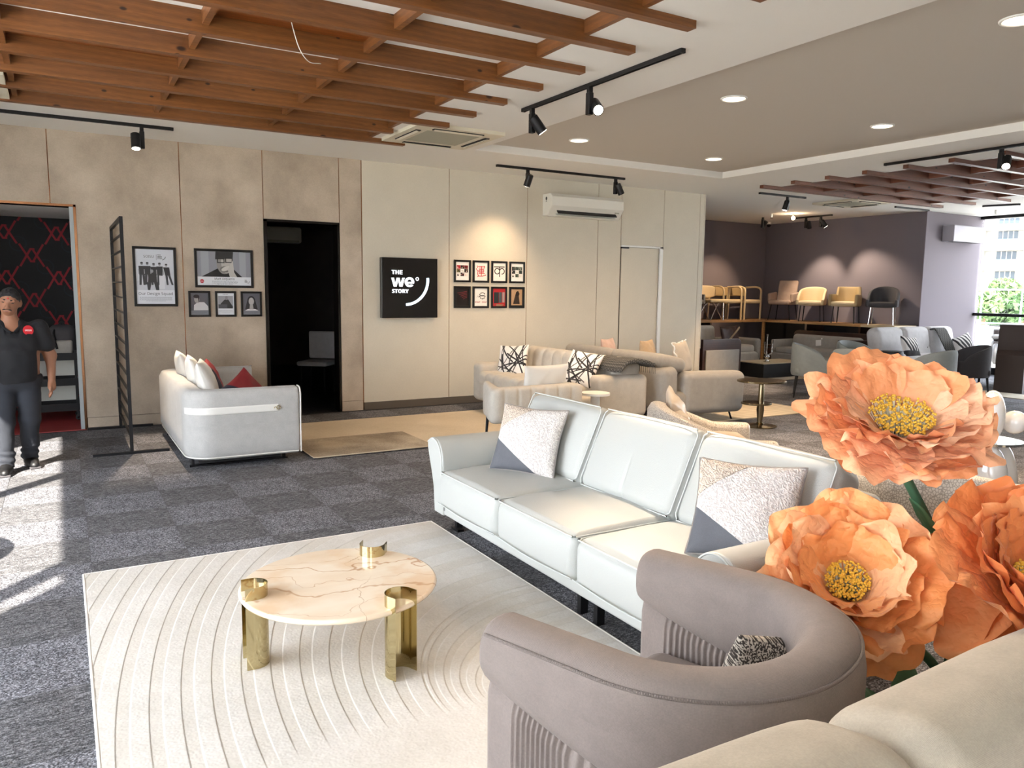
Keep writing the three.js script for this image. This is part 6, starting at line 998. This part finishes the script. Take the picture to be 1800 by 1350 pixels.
// ================================================================ PERSON
{
  const smin = (a, b, k) => { const h = clamp(0.5 + 0.5 * (b - a) / k, 0, 1); return lerp(b, a, h) - k * h * (1 - h); };
  const cone = (a, b, ra, rb) => { const d = [b[0] - a[0], b[1] - a[1], b[2] - a[2]], L2 = d[0] ** 2 + d[1] ** 2 + d[2] ** 2; return (x, y, z) => { const t = clamp(((x - a[0]) * d[0] + (y - a[1]) * d[1] + (z - a[2]) * d[2]) / L2, 0, 1); return Math.hypot(x - a[0] - d[0] * t, y - a[1] - d[1] * t, z - a[2] - d[2] * t) - lerp(ra, rb, t); }; };
  const egg = (c, r) => (x, y, z) => { const k = Math.hypot((x - c[0]) / r[0], (y - c[1]) / r[1], (z - c[2]) / r[2]); return (k - 1) * Math.min(...r); };
  const blend = (list, k) => (x, y, z) => { let d = list[0](x, y, z); for (let i = 1; i < list.length; i++) d = smin(d, list[i](x, y, z), k); return d; };
  const J = { shL: [0.2, 1.22, -0.01], elL: [0.275, 0.98, -0.03], wrL: [0.268, 0.775, 0.05], shR: [-0.2, 1.22, -0.01], elR: [-0.27, 0.99, -0.04], wrR: [-0.262, 0.785, 0.04], hpL: [0.09, 0.8, 0], knL: [0.09, 0.44, 0.0], anL: [0.085, 0.1, -0.12], hpR: [-0.09, 0.8, 0], knR: [-0.1, 0.44, 0.08], anR: [-0.11, 0.09, 0.1] };
  const torso = [egg([0, 1.1, -0.01], [0.205, 0.2, 0.125]), egg([0, 0.94, 0.03], [0.19, 0.2, 0.15]), egg([0, 0.82, 0.0], [0.175, 0.12, 0.135])];
  const neck = cone([0, 1.2, -0.02], [-0.012, 1.36, 0.012], 0.062, 0.054);
  const limbs = [cone(J.shL, J.elL, 0.056, 0.043), cone(J.elL, J.wrL, 0.043, 0.029), cone(J.shR, J.elR, 0.056, 0.043), cone(J.elR, J.wrR, 0.043, 0.029), cone(J.hpL, J.knL, 0.085, 0.06), cone(J.knL, J.anL, 0.058, 0.04), cone(J.hpR, J.knR, 0.085, 0.06), cone(J.knR, J.anR, 0.058, 0.04)];
  const bodyF = blend([...torso, neck, ...limbs], 0.04);
  const body = nets(bodyF, [-0.36, 0.03, -0.24], [0.36, 1.42, 0.26], 0.0125);
  // head in its own tilted frame
  const tilt = new THREE.Matrix4().makeRotationFromEuler(new THREE.Euler(0.16, -0.22, -0.1)).setPosition(-0.014, 1.33, 0.008);
  const headF = blend([egg([0, 0.135, -0.004], [0.077, 0.1, 0.094]), egg([0, 0.07, 0.03], [0.058, 0.062, 0.062]), cone([0, 0.125, 0.088], [0, 0.092, 0.108], 0.009, 0.015), cone([-0.012, 0.086, 0.098], [0.012, 0.086, 0.098], 0.009, 0.009), egg([0.079, 0.115, -0.005], [0.013, 0.03, 0.018]), egg([-0.079, 0.115, -0.005], [0.013, 0.03, 0.018]), cone([-0.04, 0.147, 0.078], [0.04, 0.147, 0.078], 0.012, 0.012), cone([-0.02, 0.058, 0.085], [0.02, 0.058, 0.085], 0.009, 0.009), cone([0, 0.05, -0.02], [0, -0.05, -0.03], 0.055, 0.058)], 0.014);
  const head = nets(headF, [-0.12, -0.06, -0.12], [0.12, 0.26, 0.14], 0.0046).applyMatrix4(tilt);
  // hands: palm and five fingers hanging, slightly curled
  const hand = (w, s) => {
    const [x, y, z] = w, parts = [cone([x, y, z], [x - s * 0.004, y - 0.055, z + 0.02], 0.027, 0.03), cone([x - s * 0.004, y - 0.03, z + 0.005], [x - s * 0.004, y - 0.07, z + 0.034], 0.022, 0.024)], F = [];
    [[-0.022, 0.062, 0.034], [-0.006, 0.07, 0.022], [0.01, 0.066, 0.008], [0.024, 0.052, -0.006]].forEach(([o, L, dz]) => { const a = [x - s * 0.006, y - 0.075, z + 0.022 - o], b = [x - s * 0.012, y - 0.075 - L * 0.55, z + 0.03 - o], c = [x - s * 0.026, y - 0.075 - L, z + 0.028 - o]; F.push(cone(a, b, 0.0098, 0.009), cone(b, c, 0.009, 0.0075)); });
    F.push(cone([x - s * 0.01, y - 0.03, z + 0.035], [x - s * 0.018, y - 0.062, z + 0.062], 0.0115, 0.01), cone([x - s * 0.018, y - 0.062, z + 0.062], [x - s * 0.022, y - 0.09, z + 0.068], 0.01, 0.0085));
    const P = blend(parts, 0.02), f = (X, Y, Z) => { let d = P(X, Y, Z); for (const q of F) d = smin(d, q(X, Y, Z), 0.006); return d; };
    return nets(f, [x - 0.07, y - 0.17, z - 0.05], [x + 0.07, y + 0.035, z + 0.1], 0.0042);
  };
  const skin = std({ color: 0x8d6149, roughness: 0.6 }), cloth = std({ color: 0x0e0f14, roughness: 0.85, bumpMap: T.weave, bumpScale: 0.0006 }), jeans = std({ color: 0x2f333c, roughness: 0.85, map: T.fabricTone, bumpMap: T.weave, bumpScale: 0.0008 });
  const t = thing('person', 'man in black polo shirt with red badge and dark trousers, walking', 'person', [-0.37, 0, -7.78], 0.1);
  part('body', merge([body, head, hand(J.wrL, 1), hand(J.wrR, -1)]), skin, t);
  const fold = (x, y, z, a) => a * n3(x * 9, y * 11, z * 9, 83) + a * 0.5 * n3(x * 22, y * 24, z * 22, 85);
  const sleeve = (a, b) => { const m = a.map((v, i) => lerp(v, b[i], 0.62)); return cone(a, m, 0.08, 0.07); };
  const shirtB = blend([egg([0, 1.1, -0.01], [0.222, 0.21, 0.142]), egg([0, 0.93, 0.03], [0.21, 0.215, 0.172]), cone([0, 0.86, 0.01], [0, 0.8, 0.01], 0.17, 0.165), sleeve(J.shL, J.elL), sleeve(J.shR, J.elR), cone([0, 1.18, -0.02], [-0.005, 1.27, 0], 0.09, 0.074)], 0.035);
  const shirtF = (x, y, z) => { let d = shirtB(x, y, z) + fold(x, y, z, 0.006); d = Math.max(d, 0.765 + 0.01 * Math.sin(x * 9) - y, y - (1.305 - 0.35 * Math.max(0, z) - 1.2 * Math.max(0, z - 0.04) * (Math.abs(x) < 0.05 ? 1 : 0.6))); for (const s of [1, -1]) d = Math.max(d, (s * x > 0.17 ? 1.02 - 0.25 * (s * x - 0.24) - y : -1)); return d; };
  part('polo_shirt', nets(shirtF, [-0.38, 0.72, -0.24], [0.38, 1.36, 0.26], 0.0095), cloth, t);
  part('collar', merge([tube([V(0.0, 1.3, -0.08), V(0.062, 1.296, -0.05), V(0.078, 1.278, 0.02), V(0.05, 1.235, 0.085), V(0.01, 1.19, 0.115)], 0.011, 30), tube([V(0.0, 1.3, -0.08), V(-0.07, 1.296, -0.05), V(-0.088, 1.278, 0.02), V(-0.058, 1.235, 0.085), V(-0.01, 1.19, 0.115)], 0.011, 30)]), cloth, t);
  const trB = blend([egg([0, 0.79, 0.0], [0.192, 0.11, 0.152]), cone(J.hpL, J.knL, 0.108, 0.08), cone(J.knL, J.anL, 0.08, 0.066), cone(J.hpR, J.knR, 0.108, 0.08), cone(J.knR, J.anR, 0.08, 0.066)], 0.03);
  part('trousers', nets((x, y, z) => Math.max(trB(x, y, z) + fold(x * 0.8, y * 1.2, z, 0.006) + (y < 0.2 ? 0.006 * Math.sin(y * 110 + x * 20) : 0), y - 0.83, 0.05 - y), [-0.26, 0.03, -0.26], [0.26, 0.86, 0.24], 0.0105), jeans, t);
  part('belt', place(new THREE.TorusGeometry(0.165, 0.012, 8, 40).scale(1.08, 0.84, 1.6), 0, 0.8, 0, Math.PI / 2), M.black, t);
  for (const [a, yaw] of [[J.anL, 0.15], [J.anR, -0.1]]) { const f = blend([cone([0, 0.05, -0.03], [0, 0.045, 0.03], 0.05, 0.05), cone([0, 0.04, 0.03], [0, 0.028, 0.14], 0.048, 0.036)], 0.03), g = nets((x, y, z) => Math.max(f(x, y, z), 0.002 - y), [-0.09, -0.01, -0.11], [0.09, 0.14, 0.22], 0.0075); const s = part('shoe', place(g, a[0], 0, a[2], 0, yaw, 0), std({ color: 0x101012, roughness: 0.5 }), t); part('sole', place(softAt(0.085, 0.018, 0.25, 0.008, 0, 0.009, 0.05), a[0], 0, a[2], 0, yaw, 0), M.darkGreyFabric, s); }
  const hr = egg([0, 0.136, -0.007], [0.0815, 0.1055, 0.0985]), hairF = (x, y, z) => Math.max(hr(x, y, z) + 0.004 * n3(x * 70, y * 70, z * 70, 7), (0.118 + 0.85 * Math.max(0, z - 0.005) - 0.6 * Math.max(0, -z) + 0.006 * n3(x * 60, 1, z * 60, 5)) - y, 0.05 - y);
  const hairMat = std({ color: 0x141214, roughness: 0.7 });
  part('hair', nets(hairF, [-0.11, 0.03, -0.13], [0.11, 0.27, 0.13], 0.005).applyMatrix4(tilt), hairMat, t);
  part('moustache', merge([rod(V(0, 0.08, 0.103), V(0.032, 0.068, 0.09), 0.008, 0.004), rod(V(0, 0.08, 0.103), V(-0.032, 0.068, 0.09), 0.008, 0.004)]).applyMatrix4(tilt), std({ color: 0x2c2624, roughness: 0.9 }), t);
  part('eyebrows', merge([rod(V(0.018, 0.152, 0.091), V(0.05, 0.153, 0.077), 0.006, 0.004), rod(V(-0.018, 0.152, 0.091), V(-0.05, 0.153, 0.077), 0.006, 0.004)]).applyMatrix4(tilt), hairMat, t);
  part('eyes', merge([place(new THREE.SphereGeometry(0.011, 12, 8).scale(1.1, 0.45, 0.6), 0.032, 0.129, 0.081), place(new THREE.SphereGeometry(0.011, 12, 8).scale(1.1, 0.45, 0.6), -0.032, 0.129, 0.081)]).applyMatrix4(tilt), std({ color: 0x2a1d18, roughness: 0.3 }), t);
  part('lips', place(new THREE.SphereGeometry(0.02, 12, 8).scale(1, 0.3, 0.5), 0, 0.056, 0.088).applyMatrix4(tilt), std({ color: 0x6e4038, roughness: 0.6 }), t);
  part('forehead_mark', place(new THREE.SphereGeometry(0.006, 10, 8).scale(1, 1.3, 0.5), 0, 0.165, 0.087).applyMatrix4(tilt), std({ color: 0xb3202a, roughness: 0.8 }), t);
  let z = 0.26; while (z > 0 && shirtF(0.115, 1.21, z) > 0) z -= 0.002;
  const badge = paint(128, 128, (g) => { g.fillStyle = '#d01f2c'; g.fillRect(0, 0, 128, 128); g.fillStyle = '#fff'; g.font = 'bold 30px sans-serif'; g.textAlign = 'center'; g.fillText('SOISU', 64, 75); });
  const bd = new THREE.CircleGeometry(0.042, 32); part('round_badge', place(bd, 0.115, 1.21, z + 0.012, -0.12, 0.42, 0), std({ map: badge, roughness: 0.6 }), t); part('badge_back', place(new THREE.CylinderGeometry(0.042, 0.042, 0.006, 32), 0, 0, 0, Math.PI / 2).applyMatrix4(new THREE.Matrix4().makeRotationFromEuler(new THREE.Euler(-0.12, 0.42, 0)).setPosition(0.1138, 1.21, z + 0.0085)), std({ color: 0xb01a24 }), t);
}
// ================================================================ OUTSIDE THE WINDOWS
{
  struct('ground_outside', 'pale paved ground outside the windows', 'ground', merge([box2(-60, -2.85, -0.4, -0.2, -80, 80), box2(16.75, 220, -0.4, -0.2, -160, 80)]), std({ color: 0xc9c6be, roughness: 1 }));
  const b = thing('street_apartment_building', 'tall white apartment block with balconies seen through the shop window', 'building', [128, -0.2, -66], -1.1);
  const wm = std({ color: 0xa3a19c, roughness: 0.9 }), gm = std({ color: 0x2c3a44, roughness: 0.3 }), rm = std({ color: 0x6f9496, roughness: 0.4 });
  part('wall', box(46, 30, 10, 0, 15, -5), wm, b);
  const slab = softAt(46.5, 0.9, 2.2, 0.1, 0, 0, 1.0), win = box(2.6, 1.9, 0.2), railG = box(5.2, 1.0, 0.08), frameG = merge([box(0.12, 1.9, 0.26, 0, 0, 0), box(0.12, 1.9, 0.26, -0.7, 0, 0), box(0.12, 1.9, 0.26, 0.7, 0, 0)]), fin = box(0.5, 3.1, 1.8);
  for (let f = 0; f < 9; f++) {
    const q = part('balcony_slab', slab, wm, b); q.position.y = 3.1 * (f + 1);
    for (let k = 0; k < 7; k++) { const x = -19.5 + k * 6.5; const w = part('window', win, gm, b); w.position.set(x, 3.1 * f + 1.6, 0.05); const fr = part('window_frame', frameG, wm, w); if ((k + f) % 3 !== 1) { const r = part('railing', railG, rm, b); r.position.set(x, 3.1 * f + 0.75, 2.0); } const v = part('fin_wall', fin, wm, b); v.position.set(x + 3.25, 3.1 * f + 1.55, 0.9); }
  }
  const leafM = [0x4a6a3c, 0x5d7846, 0x3c5a30].map((c) => phys({ color: c, roughness: 0.8, transmission: 0.2, thickness: 0 })), bark = std({ color: 0x6b5844, roughness: 1 });
  const tree = (label, x, z, h, r, s) => { const t = thing('street_tree', label, 'tree', [x, -0.2, z], 0, 'trees outside the shop window'), rr = rngOf(s), P = [], I = []; for (let k = 0; k < 900; k++) { const a = rr() * 6.28, e = Math.acos(2 * rr() - 1), q = r * Math.pow(rr(), 0.4), c = V(q * Math.sin(e) * Math.cos(a), h * 0.68 + q * Math.cos(e) * 0.8, q * Math.sin(e) * Math.sin(a)), u = V(rr() - 0.5, rr() - 0.5, rr() - 0.5).normalize().multiplyScalar(0.2), v = V(rr() - 0.5, rr() - 0.5, rr() - 0.5).normalize().multiplyScalar(0.13), n = P.length / 3; for (const w of [c.clone().sub(u), c.clone().add(v), c.clone().add(u), c.clone().sub(v)]) P.push(w.x, w.y, w.z); I.push(n, n + 1, n + 2, n, n + 2, n + 3); } const g = new THREE.BufferGeometry(); g.setAttribute('position', new THREE.Float32BufferAttribute(P, 3)); g.setIndex(I); g.computeVertexNormals(); const f = part('foliage', g, leafM[s % 3], t); f.userData.kind = 'stuff'; part('trunk', tube([V(0, 0, 0), V(0.1, h * 0.3, 0), V(0, h * 0.7, 0.1)], 0.09, 12), bark, t); };
  tree('round tree left of the window frame, outside', 29.5, -15.9, 2.2, 0.6, 1); tree('low leafy tree in the middle outside the window', 31, -15.9, 1.7, 0.6, 2); tree('spreading tree at the right outside the window', 33, -16.2, 2.1, 0.65, 3); tree('tall tree far behind outside the window', 44, -22.6, 3.0, 0.9, 4);
  const w = thing('planter_wall', 'low pale blue planter wall outside the shop window', 'planter', [26, -0.2, -13.4], -1.1); part('wall', box(9, 0.75, 0.4, 0, 0.375, 0), std({ color: 0xb7bfc8, roughness: 0.9 }), w); part('coping', softAt(9.1, 0.08, 0.5, 0.02, 0, 0.79, 0), std({ color: 0xd2d6da, roughness: 0.8 }), w);
  const fnc = thing('street_fence', 'thin railing fence along the street outside', 'fence', [24, -0.2, -12.4], -1.1); part('top_rail', box(9, 0.05, 0.05, 0, 2.0, 0), rm, fnc); part('mid_rail', box(9, 0.04, 0.04, 0, 1.0, 0), rm, fnc); const pg = box(0.05, 2.0, 0.05); for (let k = 0; k < 10; k++) { const q = part('post', pg, k % 3 ? rm : std({ color: 0xb4705c }), fnc); q.position.set(-4.5 + k, 1.0, 0); }
  const bk = thing('motor_scooter', 'parked dark scooter by the planter outside', 'scooter', [22, -0.2, -11.35], 0.4); for (const x of [-0.6, 0.6]) part('wheel', place(new THREE.TorusGeometry(0.22, 0.06, 10, 24), x, 0.28, 0), M.black, bk); part('body', softAt(0.8, 0.3, 0.28, 0.1, -0.1, 0.5, 0), M.blackGloss, bk); part('seat', softAt(0.7, 0.1, 0.26, 0.04, -0.25, 0.72, 0), M.black, bk); part('front_shield', place(softAt(0.1, 0.6, 0.36, 0.04, 0.42, 0.6, 0), 0, 0, 0, 0, 0, 0.0), M.blackGloss, bk); part('handlebar', rod(V(0.42, 0.98, -0.3), V(0.42, 0.98, 0.3), 0.018), M.blackMetal, bk);
}

renderer.render(scene, camera);
